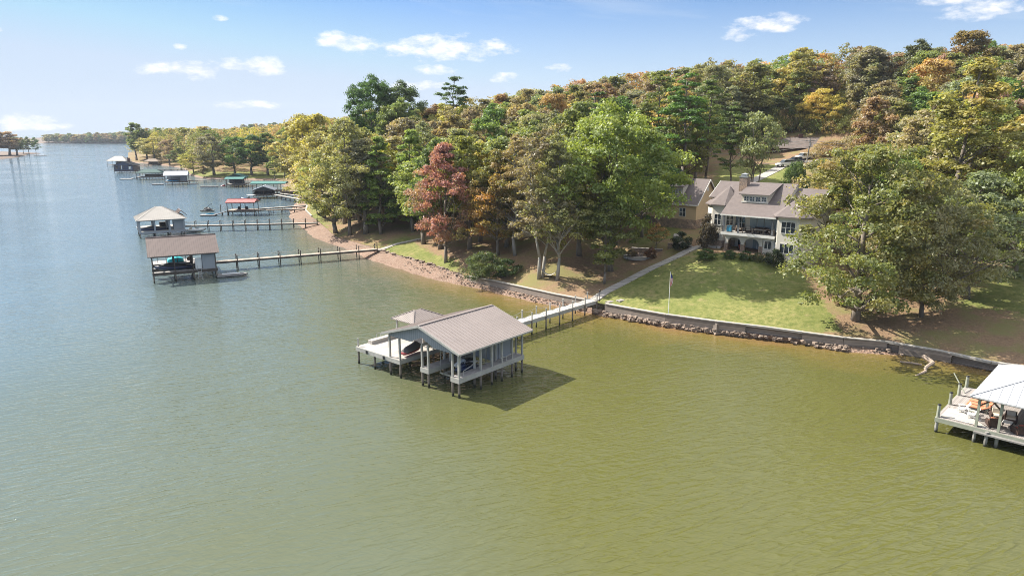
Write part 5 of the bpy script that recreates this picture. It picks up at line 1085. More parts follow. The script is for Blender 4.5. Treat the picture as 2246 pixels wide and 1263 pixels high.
for j in range(nv_+1):
    z = 5.75 - 1.75*j/nv_; wdt = .12 + .20*math.sin(math.pi*min(1, j/nv_*1.1))**.7
    for i in range(nu+1): u_ = i/nu; vs.append((.05 + wdt*u_, .09*math.sin(u_*9 + j*.3)*u_, z - .12*u_))
mb.add(vs, [(j*(nu+1)+i, j*(nu+1)+i+1, (j+1)*(nu+1)+i+1, (j+1)*(nu+1)+i) for j in range(nv_) for i in range(nu)]); mb.build('flag', m, fg)
a, b_ = hit(1186,608), hit(1222,612); ha = thing('hammock', (a[0], a[1], a[2]), 0, 'pale hammock slung between the two sycamores', 'hammock'); v_ = Vector(b_) - Vector(a)
mb = MB(); n = 14; vs = []
for k in range(n+1):
    f = k/n; c_ = v_*f; w2 = .55*math.sin(math.pi*f)**.5 + .03; z = 1.35 - 1.0*4*f*(1-f)*.9
    for s_ in (-1,-.5,0,.5,1): vs.append((c_.x + .1*s_, c_.y + w2*s_, c_.z + z + .12*abs(s_)))
mb.add(vs, [(k*5+i,(k+1)*5+i,(k+1)*5+i+1,k*5+i+1) for k in range(n) for i in range(4)]); mb.build('sling', M['rope'], ha)
p = hit(1400,562); fpt = thing('fire_pit', tuple(p), 0, 'round stone fire pit terrace left of the path, in front of the low stone wall', 'fire pit')
MB().cyl((0,0,-.3),(0,0,.1),2.6,2.6,20).build('terrace', M['path'], fpt); mb = MB()
for k in range(14): a_ = 2*math.pi*k/14; mb.box(.62*math.cos(a_)-.16,.62*math.cos(a_)+.16,.62*math.sin(a_)-.16,.62*math.sin(a_)+.16,.1,.5+.02*(k%3))
mb.build('stone_ring', M['stone'], fpt)
q = hit(1425,553); sw = thing('stone_wall', tuple(q), R(-20), 'low brown stone seat wall behind the fire pit', 'wall'); MB().box(-3.2,2.2,-.25,.25,-.5,.6).build('stone_courses', M['stone'], sw); MB().box(-3.25,2.25,-.3,.3,.6,.68).build('coping', M['path'], sw)
q = hit(1480,540); sw = thing('stone_wall', tuple(q), R(25), 'short stone retaining wall beside the round dark bush', 'wall'); MB().box(-1.4,1.4,-.25,.25,-.5,.7).build('stone_courses', M['stone'], sw)
# ------------------------------------------------------------------ trees
def leafmat(name, source):
    m, nt_, b, N, L = newmat(name); nt_.nodes.remove(b); o = nt_.nodes['Material Output']
    t = N('ShaderNodeAttribute'); t.attribute_name = 'tint'
    sp = N('ShaderNodeSeparateXYZ'); L(t.outputs['Vector'], sp.inputs[0])
    mx = N('ShaderNodeMixRGB')
    if source == 'object':
        oi = N('ShaderNodeObjectInfo'); L(oi.outputs['Color'], mx.inputs[1])
        a2 = N('ShaderNodeAttribute'); a2.attribute_type = 'OBJECT'; a2.attribute_name = 'second_colour'; L(a2.outputs['Color'], mx.inputs[2])
    else:
        a1 = N('ShaderNodeAttribute'); a1.attribute_name = 'leafcol'; L(a1.outputs['Color'], mx.inputs[1])
        vm = N('ShaderNodeVectorMath'); vm.operation = 'MULTIPLY'; L(a1.outputs['Color'], vm.inputs[0]); vm.inputs[1].default_value = (1.25, .95, .8); L(vm.outputs[0], mx.inputs[2])
    L(sp.outputs[0], mx.inputs[0])
    hv = N('ShaderNodeVectorMath'); hv.operation = 'SCALE'; L(mx.outputs[0], hv.inputs[0])
    r_ = N('ShaderNodeMapRange'); L(sp.outputs[1], r_.inputs[0]); r_.inputs[3].default_value = .95; r_.inputs[4].default_value = 1.9; L(r_.outputs[0], hv.inputs['Scale'])
    d = N('ShaderNodeBsdfDiffuse'); L(hv.outputs[0], d.inputs[0])
    tr = N('ShaderNodeBsdfTranslucent'); v2 = N('ShaderNodeVectorMath'); v2.operation = 'MULTIPLY'; L(hv.outputs[0], v2.inputs[0]); v2.inputs[1].default_value = (1.15, 1.15, .6); L(v2.outputs[0], tr.inputs[0])
    ms = N('ShaderNodeMixShader'); ms.inputs[0].default_value = .5; L(d.outputs[0], ms.inputs[1]); L(tr.outputs[0], ms.inputs[2])
    gl = N('ShaderNodeBsdfGlossy'); gl.inputs['Roughness'].default_value = .5; gl.inputs[0].default_value = (.9, .95, 1, 1)
    m2 = N('ShaderNodeMixShader'); m2.inputs[0].default_value = .035; L(ms.outputs[0], m2.inputs[1]); L(gl.outputs[0], m2.inputs[2]); L(m2.outputs[0], o.inputs[0])
    return m
M['leaf'] = leafmat('leaves', 'object'); M['leaf_far'] = leafmat('far_leaves', 'mesh')
M['bark'] = solid('grey_bark', (.20,.17,.14), .9, .3, 3, bump=.5, stretch=(1,1,.3))
M['bark_pale'] = solid('pale_sycamore_bark', (.34,.32,.28), .9, .35, 2, bump=.3, stretch=(1,1,.3))
M['bark_dark'] = solid('dark_bark', (.085,.07,.06), .9, .3, 3, bump=.5, stretch=(1,1,.3))

def env(shape, t):
    if shape == 'round': return np.sin(np.pi * np.clip(t, 0, 1) ** .85) ** .55
    if shape == 'oval': return np.sin(np.pi * np.clip(t, 0, 1) ** .7) ** .7
    if shape == 'broad': return np.sin(np.pi * (np.clip(t, 0, 1) * .86 + .10)) ** .6 * (1.05 - .25 * t)
    if shape == 'cone': return (1 - t) ** .7 * np.clip(t * 6, .4, 1)
    if shape == 'spire': return np.sin(np.pi * np.clip(t, 0, 1) ** .55) ** .8
    if shape == 'pine': return np.sin(np.pi * (np.clip(t, 0, 1) * .8 + .18)) ** .8
    return np.ones_like(t)
def crown_arrays(seed, H, Rr, base, ncl, nlf, leaf, shape, rc=.26, flat=.7, lobes=.22, hollow=.35, tint_scale=.5):
    """leaf faces gathered in clumps through the crown's volume; returns quads, tints, clump centres"""
    g = np.random.default_rng(seed)
    t = g.uniform(0, 1, ncl) ** .85; e = env(shape, t)
    # more clumps where the crown is wide
    k = g.uniform(0, 1, ncl) < (.35 + .65 * e); t = t[k]; e = e[k]; n = len(t)
    ph = g.uniform(0, 2*np.pi, n); p1, p2, p3 = g.uniform(0, 6.28, 3)
    lob = 1 + lobes * np.sin(2*ph + p1 + 3*t) + lobes * .7 * np.sin(3*ph + p2 - 5*t) + lobes * .5 * np.sin(5*ph + p3 + 9*t)
    r = Rr * e * lob * g.uniform(hollow, 1, n) ** .6
    c = np.stack([r*np.cos(ph), r*np.sin(ph), H * (base + (1-base) * t)], 1)
    c[:, 0] += Rr * .12 * math.sin(seed); c[:, 2] += g.normal(0, H*.012, n)
    if shape == 'pine': c[:, 2] = np.round(c[:, 2] / (H*.055)) * H * .055 + g.normal(0, H*.016, n)
    cr = Rr * rc * g.uniform(.55, 1.25, n) * (.75 + .35 * e)
    tid = np.repeat(np.arange(n), nlf); m = len(tid)
    d = g.normal(size=(m, 3)); d /= np.linalg.norm(d, axis=1)[:, None]; d[:, 2] = np.where(d[:, 2] < -.35, -d[:, 2], d[:, 2])
    rad = g.uniform(.25, 1, m) ** .45
    # ragged clump outline
    rad *= 1 + .22*np.sin(7*d[:,0] + tid) + .18*np.sin(9*d[:,1] + 2*tid)
    pos = c[tid] + d * (cr[tid] * rad)[:, None] * np.array([1, 1, flat])
    nrm = d * .75 + np.array([0, 0, .35]) + g.normal(size=(m, 3)) * .55; nrm /= np.linalg.norm(nrm, axis=1)[:, None]
    a = np.cross(nrm, g.normal(size=(m, 3))); a /= np.linalg.norm(a, axis=1)[:, None]; b = np.cross(nrm, a)
    s = (leaf * g.uniform(.6, 1.3, m))[:, None]
    q = np.stack([pos + a*s, pos + b*s*.62, pos - a*s*.9, pos - b*s*.62], 1)
    ctint = g.uniform(0, 1, n)
    # one-sided patches of the second colour
    pat = .5 + .5 * np.sin(c[:, 0]/Rr*2.2 + p1) * np.cos(c[:, 1]/Rr*2 + p2 + c[:, 2]/H*4)
    ct = (np.clip(ctint * .4 + pat * .6, 0, 1) ** 2.2)[tid] * tint_scale * 1.8 + g.uniform(-.15, .15, m)
    br = np.clip(ctint[::-1][tid] * .45 + g.uniform(0, .55, m), 0, 1)
    tint = np.stack([np.clip(ct, 0, 1), br, np.zeros(m)], 1)
    return q, tint, c
def quads_mesh(name, q, tint, mat, col=None):
    m = len(q); me = bpy.data.meshes.new(name); me.vertices.add(4*m); me.vertices.foreach_set('co', q.reshape(-1).astype(np.float32))
    me.loops.add(4*m); me.loops.foreach_set('vertex_index', np.arange(4*m, dtype=np.int32)); me.polygons.add(m)
    me.polygons.foreach_set('loop_start', np.arange(0, 4*m, 4, dtype=np.int32)); me.polygons.foreach_set('loop_total', np.full(m, 4, np.int32)); me.update()
    a = me.attributes.new('tint', 'FLOAT_VECTOR', 'FACE'); a.data.foreach_set('vector', tint.reshape(-1).astype(np.float32))
    if col is not None:
        c = me.attributes.new('leafcol', 'FLOAT_COLOR', 'FACE'); c.data.foreach_set('color', np.column_stack([col, np.ones(m)]).reshape(-1).astype(np.float32))
    me.materials.append(mat); return me
def limb(mb, p, q, r0, r1, g, bend=.08, n=4, sides=6):
    p = Vector(p); q = Vector(q); L_ = (q - p).length; prev = p; pr = r0
    off = Vector((g.normal(), g.normal(), g.normal()*.4)) * L_ * bend
    for k in range(1, n + 1):
        f = k / n; cur = p.lerp(q, f) + off * math.sin(math.pi * f); rr = r0 + (r1 - r0) * f
        mb.cyl(prev, cur, pr, rr, sides); prev = cur; pr = rr
def trunk_mesh(name, seed, H, base, cl, mat, r=.02, limbs=18, top=.8, stems=1, spread=.0, start=.55):
    g = np.random.default_rng(seed + 99); mb = MB(); tops = []
    for s_ in range(stems):
        a = 2*math.pi*s_/stems + .6; off = Vector((math.cos(a), math.sin(a), 0)) * spread * H
        pts = [Vector((off.x*.12, off.y*.12, -.4))]
        for k in range(1, 7):
            f = k / 6; pts.append(Vector((off.x*f + g.normal()*H*.008, off.y*f + g.normal()*H*.008, H*top*f)))
        r0 = H * r / math.sqrt(stems)
        for k in range(6): mb.cyl(pts[k], pts[k+1], r0 * (1.25 if k == 0 else 1 - .13*k), r0 * (1 - .13*(k+1)), 8)
        tops.append(pts)
    order = g.permutation(len(cl))[:limbs]
    for i in order:
        c = Vector(cl[i]); pts = tops[g.integers(stems)]; h = c.z; dist = math.hypot(c.x, c.y)
        zt = min(max(h - dist * g.uniform(.6, 1.2), H*base*start), H*top*.97); f = zt / (H*top); k = min(int(f*6), 5); p = pts[k].lerp(pts[k+1], f*6 - k)
        rr = H * r * (1 - .75*f) * .5 / math.sqrt(stems); limb(mb, p, c, max(rr, .03), .025, g)
        for _ in range(2):
            m_ = p.lerp(c, g.uniform(.45, .8)); e_ = m_ + Vector((g.normal(), g.normal(), abs(g.normal()))) * H * .045; limb(mb, m_, e_, max(rr*.4, .025), .015, g, n=2, sides=4)
    me = bpy.data.meshes.new(name); me.from_pydata(mb.v, [], mb.f); me.update(); me.shade_smooth(); me.materials.append(mat); return me
PROTO = {}
def proto(key, seed, H, Rr, base, ncl, nlf, leaf, shape, bark='bark', tr={}, **kw):
    q, tint, c = crown_arrays(seed, H, Rr, base, ncl, nlf, leaf, shape, **kw)
    tr = dict(tr); PROTO[key] = dict(H=H, R=Rr, crown=quads_mesh('crown', q, tint, M['leaf']), trunk=trunk_mesh('trunk', seed, H, base, c, M[bark], **tr), q=q, tint=tint)
for i in range(5): proto(f'hard{i}', 10+i, 22, [5.2,4.6,5.8,4.9,5.5][i], [.2,.28,.22,.3,.2][i], 105, 180, 0.256, ['round','oval','broad','oval','round'][i], rc=.27)
for i in range(3): proto(f'pine{i}', 30+i, 25, [4.2,3.8,4.6][i], [.5,.45,.42][i], 75, 209, 0.192, 'pine', bark='bark', rc=.25, flat=.42, lobes=.3, tr=dict(r=.012, top=.97, limbs=22, start=.9))
proto('lush', 41, 24, 8.6, .22, 210, 228, 0.230, 'round', rc=.20, lobes=.2, tr=dict(limbs=26, r=.016))
proto('sparse', 43, 23, 5.2, .22, 190, 79, 0.192, 'oval', bark='bark_pale', rc=.2, hollow=.2, tr=dict(limbs=60, r=.013, top=.93, start=.8))
proto('sparse2', 44, 22, 4.6, .25, 160, 95, 0.192, 'broad', bark='bark_pale', rc=.2, hollow=.2, tr=dict(limbs=50, r=.014, top=.9, stems=2, spread=.10, start=.8))
proto('maple', 45, 20.5, 9.6, .06, 215, 237, 0.192, 'broad', rc=.165, lobes=.34, hollow=.25, tr=dict(limbs=40, r=.022, top=.82, start=1.2))
proto('maple2', 46, 18, 7.6, .10, 170, 199, 0.192, 'round', rc=.2, lobes=.28, hollow=.25, tr=dict(limbs=34, r=.017, top=.85, start=1.2))
proto('spread', 47, 21, 6.2, .16, 150, 161, 0.205, 'oval', rc=.21, lobes=.25, hollow=.3, tr=dict(limbs=34, r=.015, top=.88, start=.9))
proto('slim', 48, 14, 3.2, .22, 80, 180, 0.179, 'oval', rc=.25, tr=dict(limbs=18, r=.013))
proto('poplar', 49, 30, 5.4, .3, 170, 142, 0.218, 'spire', rc=.22, lobes=.25, hollow=.2, tr=dict(limbs=44, r=.011, top=.95, start=.9))
proto('cypress', 50, 19, 4.0, .1, 110, 247, 0.179, 'cone', rc=.24, flat=.6, tr=dict(limbs=16, r=.013, top=.95))
proto('vee', 51, 17, 4.8, .45, 80, 114, 0.205, 'round', rc=.24, tr=dict(limbs=30, r=.018, top=.85, stems=3, spread=.13, start=.6))
proto('lonepine', 52, 27, 4.2, .70, 42, 209, 0.179, 'pine', rc=.24, flat=.5, lobes=.35, tr=dict(r=.012, top=.98, limbs=24, start=1))
proto('shrub', 60, 2.6, 1.8, .08, 60, 171, 0.083, 'broad', rc=.3, flat=.8, tr=dict(limbs=8, r=.03, top=.6))
proto('hedge', 61, 4.0, 4.6, .02, 120, 209, 0.109, 'broad', rc=.2, flat=.8, lobes=.15, tr=dict(limbs=16, r=.02, top=.6))
proto('slimred', 62, 5.5, 1.5, .3, 40, 114, 0.102, 'oval', rc=.28, tr=dict(limbs=14, r=.012))
PAL = dict(
 olive=((.17,.20,.055),(.25,.22,.08)), green=((.10,.17,.035),(.17,.22,.05)), bright=((.17,.225,.045),(.28,.29,.065)), yellow=((.33,.32,.07),(.40,.30,.08)),
 dusty=((.26,.24,.12),(.34,.26,.16)), rust=((.26,.18,.10),(.22,.21,.10)), orange=((.37,.23,.08),(.28,.26,.09)), red=((.36,.08,.09),(.34,.17,.08)), pine=((.055,.105,.028),(.09,.14,.035)),
 greyolive=((.20,.20,.11),(.25,.22,.15)), maple=((.14,.205,.045),(.31,.25,.085)), pinkrust=((.32,.21,.15),(.25,.22,.12)), tan=((.36,.28,.14),(.26,.24,.09)), midpine=((.12,.19,.04),(.18,.23,.06)))
NTREE = [0]
def soft(c): m_ = (c[0]+c[1]) / 2; return tuple(v + (m_*k - v) * .16 for v, k in zip(c, (1, 1, .6)))
def plant(key, x, y, h, wid=None, pal='olive', name='hardwood_tree', label=None, cat='tree', group=None, z=None, jit=.12, colour=None, rz=None):
    p = PROTO[key]; sz = h / p['H']; sx = sz if wid is None else wid / 2 / p['R']
    t = bpy.data.objects.new(name, None); COL.objects.link(t); t.location = (x, y, (g1(x, y) if z is None else z) - .05)
    t.rotation_euler = (0, 0, random.uniform(0, 6.28) if rz is None else rz); t.scale = (sx, sx, sz); tag(t, label, cat, group)
    c1, c2 = colour or PAL[pal]; c1, c2 = soft(c1), soft(c2); f = [random.uniform(1-jit, 1+jit) for _ in range(3)]; f2 = random.uniform(1-jit, 1+jit)
    c = link('crown', p['crown'], t); c.color = (c1[0]*f[0]*f2, c1[1]*f[1]*f2, c1[2]*f[2]*f2, 1); c['second_colour'] = [c2[0]*f[0]*f2, c2[1]*f[1]*f2, c2[2]*f2]
    link('trunk', p['trunk'], t); NTREE[0] += 1; return t
def plant_px(key, px, py, pytop, wpx, pal, name, label, **kw):
    """a tree of the photo: foot on the ground seen at the pixel, as tall and wide as it measures there"""
    p = hit(px, py) if 'd' not in kw else at(px, py, d=kw['d']); kw.pop('d', None); z = g1(p[0], p[1])
    q0 = to_px(p[0], p[1], z); dd = p[1] * math.cos(PITCH) - (z - CAM_H) * math.sin(PITCH)
    lo, hi = 1, 45
    for _ in range(20):
        m_ = (lo + hi) / 2
        if to_px(p[0], p[1], z + m_)[1] > pytop: lo = m_
        else: hi = m_
    FEAT.append((p[0], p[1], wpx * dd / FPX / 2)); return plant(key, p[0], p[1], lo, wpx * dd / FPX, pal, name, label, **kw)
FEAT = []
# the trees one can tell apart, right to left
plant_px('maple', 1876, 702, 335, 370, 'maple', 'maple_tree', 'big spreading maple with thick grey trunk on the lawn edge, leaf tips turning orange', rz=.4)
plant_px('maple2', 2020, 695, 400, 215, 'dusty', 'hardwood_tree', 'wide bushy olive tree just right of the big maple, leaning over the shaded grass')
plant_px('spread', 2120, 655, 380, 235, 'greyolive', 'hardwood_tree', 'thin grey-green tree with bare pale twigs, second to the right of the big maple')
plant_px('maple2', 2225, 610, 330, 210, 'olive', 'hardwood_tree', 'dark olive tree at the right edge above the shaded ground')
plant_px('poplar', 2078, 575, 138, 215, 'yellow', 'poplar_tree', 'very tall slender yellow-green tree with visible grey trunk standing above the maple', colour=((.23,.27,.06),(.31,.28,.08)))
plant_px('spread', 1950, 590, 340, 170, 'maple', 'hardwood_tree', 'green and tan tree directly behind the big maple')
plant_px('spread', 1880, 560, 320, 200, 'olive', 'hardwood_tree', 'olive tree between the stone house roof and the tall poplar', colour=((0.172,0.224,0.046),(0.396,0.264,0.092)))
plant_px('hard2', 1990, 520, 330, 190, 'bright', 'hardwood_tree', 'leafy green tree left of the tall poplar, under its crown')
plant_px('sparse2', 2160, 545, 300, 200, 'dusty', 'hardwood_tree', 'half bare tree with pale branches at the right edge, behind the dark olive tree')
plant_px('spread', 2190, 480, 190, 210, 'pinkrust', 'oak_tree', 'tall rust-pink oak with forked trunk near the right edge of the wood', d=138)
plant_px('slim', 1325, 622, 425, 105, 'green', 'hardwood_tree', 'slender green tree with pale trunk beside the path, left of the lawn', colour=((0.132,0.185,0.040),(0.211,0.224,0.066)))
plant_px('lush', 1340, 594, 240, 250, 'bright', 'maple_tree', 'huge bright green maple left of the tan garage', rz=1.0)
plant_px('lush', 1408, 520, 310, 140, 'green', 'maple_tree', 'dark green lower tree tucked against the tan garage', d=128, colour=((0.079,0.132,0.026),(0.132,0.185,0.040)))
plant_px('sparse', 1222, 612, 300, 130, 'dusty', 'sycamore_tree', 'tall half bare sycamore, right tree of the pair holding the hammock', colour=((0.224,0.211,0.092),(0.356,0.290,0.079)))
plant_px('sparse2', 1186, 608, 290, 150, 'greyolive', 'sycamore_tree', 'pale forked sycamore, left tree of the pair holding the hammock')
plant_px('sparse', 1130, 560, 300, 130, 'dusty', 'hardwood_tree', 'thin grey-tan tree behind the hammock')
plant_px('hard1', 1270, 560, 330, 120, 'olive', 'hardwood_tree', 'dusty olive tree behind the hammock sycamores', colour=((0.185,0.198,0.059),(0.264,0.238,0.092)))
plant_px('spread', 1092, 560, 330, 130, 'orange', 'maple_tree', 'green tree with bright orange patches above the round shore bush', colour=((0.158,0.198,0.040),(0.500,0.251,0.053)))
plant_px('spread', 978, 577, 316, 145, 'red', 'dogwood_tree', 'crimson and green tree at the shore, the only deep red crown', colour=((.36,.115,.13),(.22,.20,.095)), rz=2.2)
plant_px('hard3', 1030, 545, 300, 120, 'yellow', 'hardwood_tree', 'yellow-olive tree right behind the crimson one', colour=((0.264,0.251,0.059),(0.370,0.290,0.066)))
plant_px('hard0', 930, 535, 340, 110, 'yellow', 'hardwood_tree', 'yellow-green tree immediately left of the crimson tree', colour=((0.290,0.290,0.066),(0.211,0.238,0.053)))
plant_px('cypress', 836, 513, 300, 110, 'bright', 'cypress_tree', 'bright green cone-shaped tree between the dusty shore trees and the crimson tree', colour=((0.119,0.198,0.033),(0.224,0.277,0.053)))
plant_px('cypress', 905, 470, 285, 120, 'bright', 'cypress_tree', 'bright green layered tree behind the cone-shaped one', d=160, colour=((0.145,0.211,0.040),(0.264,0.290,0.053)))
plant_px('hard1', 803, 512, 300, 120, 'greyolive', 'hardwood_tree', 'dark trunked olive tree, right one of the dusty shore group')
plant_px('spread', 768, 516, 262, 150, 'dusty', 'hardwood_tree', 'dusty tan-green tree in the middle of the left shore group', colour=((0.224,0.218,0.092),(0.343,0.277,0.145)))
plant_px('hard4', 737, 512, 340, 120, 'dusty', 'hardwood_tree', 'bushy olive tree overhanging the beach beside the middle dock', colour=((0.224,0.224,0.066),(0.356,0.277,0.119)))
plant_px('spread', 712, 480, 290, 130, 'dusty', 'hardwood_tree', 'dusty olive tree over the small curbed lawn', colour=((0.277,0.264,0.106),(0.356,0.264,0.119)))
plant_px('hard2', 690, 440, 250, 120, 'yellow', 'hardwood_tree', 'yellow-green tree leaning over the far docks, outermost of the left shore group', colour=((0.317,0.290,0.066),(0.264,0.251,0.079)), d=225)
plant_px('hard0', 670, 420, 255, 110, 'tan', 'hardwood_tree', 'golden tree at the bend of the shore behind the red-roofed dock', d=262)
plant_px('lush', 818, 300, 174, 112, 'pine', 'pine_tree', 'round-topped dark pine rising above the wood, taller of the pair', d=228)
plant_px('lush', 880, 300, 186, 105, 'pine', 'pine_tree', 'dark pine with sloping crown right of the round-topped one', d=232)
plant_px('lonepine', 998, 330, 174, 66, 'pine', 'pine_tree', 'lone thin pine with a bare stem and a tuft of crown against the sky', d=236)
plant_px('pine0', 1436, 420, 160, 88, 'midpine', 'pine_tree', 'tall dark-topped pine, left of the three behind the green maple', d=160)
plant_px('pine1', 1494, 425, 164, 105, 'midpine', 'pine_tree', 'tall bright pine with pale stem, middle of the three behind the green maple', d=150)
plant_px('pine2', 1548, 420, 178, 95, 'midpine', 'pine_tree', 'tall pine above the garage roof, right of the three', d=158)
plant_px('pine1', 1300, 420, 205, 130, 'pine', 'pine_tree', 'broad dark green pine above the orange tree on the hill', d=175)
plant_px('hard2', 1215, 400, 205, 90, 'orange', 'maple_tree', 'orange-brown tree on the hill behind the tall sycamores', d=190)
plant_px('vee', 1652, 425, 250, 105, 'dusty', 'hardwood_tree', 'grey tree with three dark forked stems rising behind the stone house roof', d=142, colour=((0.224,0.211,0.099),(0.290,0.251,0.132)))
plant_px('pine2', 1600, 420, 235, 80, 'midpine', 'pine_tree', 'dark stemmed pine between garage and stone house', d=146)
plant_px('maple2', 1800, 300, 196, 84, 'yellow', 'hardwood_tree', 'golden yellow tree behind the brown-roofed house on the hill', d=222, colour=((0.396,0.343,0.079),(0.475,0.290,0.079)))
plant_px('hard0', 1750, 200, 105, 105, 'orange', 'maple_tree', 'large orange tree on the skyline of the hill', d=236, colour=((.33,.21,.07),(.24,.22,.08)))
plant_px('hard4', 2010, 180, 92, 95, 'greyolive', 'oak_tree', 'dark oak standing out on the skyline left of the highest tree', d=206, colour=((0.092,0.112,0.040),(0.132,0.132,0.053)))
plant_px('hard2', 2120, 160, 68, 125, 'rust', 'oak_tree', 'highest tree of the skyline, dark crown above the poplar', d=196, colour=((0.145,0.132,0.046),(0.224,0.145,0.053)))
plant_px('hard0', 2215, 190, 98, 100, 'rust', 'oak_tree', 'rust-red oak at the top right corner of the wood', d=190)
for a in [(1832,345,228,80,'hard1','olive','olive tree right behind the hill house roof'),(1700,300,212,84,'hard4','greyolive','grey-olive tree behind the left end of the hill house'),(1885,330,215,90,'hard2','dusty','dusty tree at the right end of the hill house'),(1755,270,190,80,'hard3','yellow','yellow-green tree above the hill house ridge')]:
    plant_px(a[4], a[0], a[1], a[2], a[3], a[5], 'hardwood_tree', a[6], d=236 if a[0] < 1800 else 228)
for a in [(2200,575,255,170,'spread','yellow','yellow-olive tree at the right edge, between poplar and picture edge',118),(2130,560,215,150,'hard2','olive','full green tree touching the right side of the tall poplar',122),(1985,560,250,150,'hard4','dusty','dusty tan-green tree touching the left side of the tall poplar',124),(2235,540,150,150,'hard0','dusty','tall tan-green tree cut by the right picture edge',140)]:
    plant_px(a[4], a[0], a[1], a[2], a[3], a[5], 'hardwood_tree', a[6], d=a[7])
# the far bank behind the docks
for a in [(300,352,268,44,'hard1','olive','dark olive tree at the tip of the wooded point behind the farthest dock'),(340,357,300,62,'hard0','tan','orange-tan rounded tree on the point behind the peach-roofed boathouse'),(372,362,306,44,'hard2','pinkrust','pinkish tree right of the orange-tan one on the point'),
          (398,372,325,40,'hard3','green','small dark tree at the shore right of the pinkish one'),(425,380,328,52,'spread','yellow','pale yellow-green willow-like tree at the shore above the silver-roofed boathouse'),(448,388,365,20,'slim','rust','tiny brown tree on the meadow edge'),
          (470,384,296,74,'hard4','greyolive','broad grey-green tree on the meadow, left of the dark grove'),(515,383,300,62,'hard2','green','dark evergreen-looking tree in the grove behind the meadow, left one'),(553,384,296,64,'hard0','pine','darkest tree of the grove behind the meadow'),
          (603,393,345,34,'slim','bright','small round green tree standing alone on the meadow'),(588,384,290,60,'hard1','green','green tree behind the small round meadow tree'),(625,388,286,56,'spread','olive','olive tree at the right end of the meadow'),(322,348,285,50,'hard4','green','green tree behind the orange-tan one on the point'),(410,352,280,70,'hard0','olive','tall olive tree in the second row of the point'),(450,362,278,70,'hard3','tan','tan tree in the second row behind the meadow')]:
    plant_px(a[4], a[0], a[1], a[2], a[3], a[5], 'hardwood_tree', a[6])
# shrubs
for a in [(1492,548,512,46,'shrub','round dark green bush beside the path fork',((.028,.05,.016),(.05,.075,.02))), (1550,545,478,44,'shrub','tall dark reddish shrub between garage and stone house',((.07,.05,.035),(.09,.07,.04))),
          (1068,612,560,95,'hedge','large round yellow-green bush on the bank, left of the hammock',((.055,.095,.022),(.13,.16,.04))), (1110,608,572,60,'shrub','dark green bush joined to the right side of the large round bush',((.05,.09,.02),(.09,.12,.03))),
          (1548,570,548,44,'shrub','low green bush on the lawn edge below the path end',((.06,.10,.02),(.10,.13,.03))), (1600,566,550,32,'shrub','clipped green bush below the left arch',((.05,.085,.02),(.09,.12,.03))),
          (1634,569,552,36,'shrub','clipped green bush between the two arches',((.05,.085,.02),(.09,.12,.03))), (1662,573,556,26,'shrub','small yellowish bush below the right arch',((.10,.12,.04),(.13,.13,.05))),
          (1698,583,550,52,'shrub','dark round shrub at the right corner of the stone house',((.035,.06,.018),(.07,.085,.03))), (1428,566,545,30,'shrub','low rusty plant beside the fire pit',((.17,.09,.05),(.12,.12,.04))),
          (1385,566,548,26,'shrub','small ragged plant left of the fire pit',((.14,.13,.05),(.18,.10,.05)))]:
    plant_px(a[4], a[0], a[1], a[2], a[3], None, 'bush', a[5], cat='bush', colour=a[6])
plant_px('slimred', 1438, 545, 488, 44, None, 'ornamental_tree', 'small thin tree with reddish crown on the green patch by the path', colour=((0.317,0.172,0.066),(0.211,0.198,0.066)))
plant_px('hedge', 1745, 428, 365, 72, None, 'bush', 'big dark evergreen bush behind the house roof, at the foot of the utility pole', cat='bush', colour=((0.059,0.106,0.026),(0.119,0.158,0.040)), d=146)
plant_px('hedge', 1815, 425, 372, 90, None, 'bush', 'pale green thicket right of the utility pole', cat='bush', colour=((0.224,0.238,0.092),(0.290,0.251,0.132)), d=150)
plant_px('hedge', 1880, 420, 360, 90, None, 'bush', 'brownish thicket behind the maple, above the house roof', cat='bush', colour=((0.198,0.198,0.079),(0.317,0.224,0.119)), d=150)

for px, py, tp, wd, d_, c_, lb in [(1850,400,345,80,172,((.22,.23,.09),(.30,.24,.12)),'pale green thicket beside the hill house, farther of two'),(1905,385,330,90,176,((.20,.20,.08),(.30,.20,.10)),'reddish green thicket at the right end of the hill yard'),(1800,392,352,60,170,((.17,.20,.07),(.24,.24,.10)),'mid-green thicket right behind the utility pole'),(1838,348,312,110,200,((.24,.20,.11),(.30,.18,.11)),'rusty undergrowth right of the parked cars on the hill')]:
    plant_px('hedge', px, py, tp, wd, None, 'bush', lb, cat='bush', colour=c_, d=d_)
# the wood: each tree where it stands, its height held by the skyline of the photograph
SKY = np.array([(0,300),(280,288),(330,277),(420,279),(500,280),(560,276),(620,270),(680,246),(720,240),(765,232),(790,240),(900,215),(950,228),(985,215),(1050,208),(1090,205),(1130,184),(1185,192),(1210,186),(1250,172),(1300,167),(1400,152),(1500,142),(1560,125),(1640,128),(1700,122),(1780,112),(1830,98),(1900,96),(1940,112),(2000,110),(2050,98),(2100,86),(2160,84),(2200,98),(2400,104)], float)
def sky_y(px): return np.interp(px, SKY[:, 0], SKY[:, 1])
cand = []
def poisson(x0, x1, y0, y1, st):
    o = []
    for yy in np.arange(y0, y1, st):
        for xx in np.arange(x0, x1, st): o.append((xx + RNG.uniform(-.42, .42)*st, yy + RNG.uniform(-.42, .42)*st))
    return o
cand = poisson(-90, 190, 96, 300, 8.4)
cand = [c for c in cand]
cand += [c for c in poisson(-440, -60, 300, 760, 12.5)]
KEEP = [(1480,1800,385,560,134),(1592,1850,306,402,222)]       # sight lines to the houses stay open
NOGO = [(36,112,17),(48,104,13),(35,135,10),(30,110,12),(90,207,18),(24,118,9),(70,172,9),(33,98,12)]
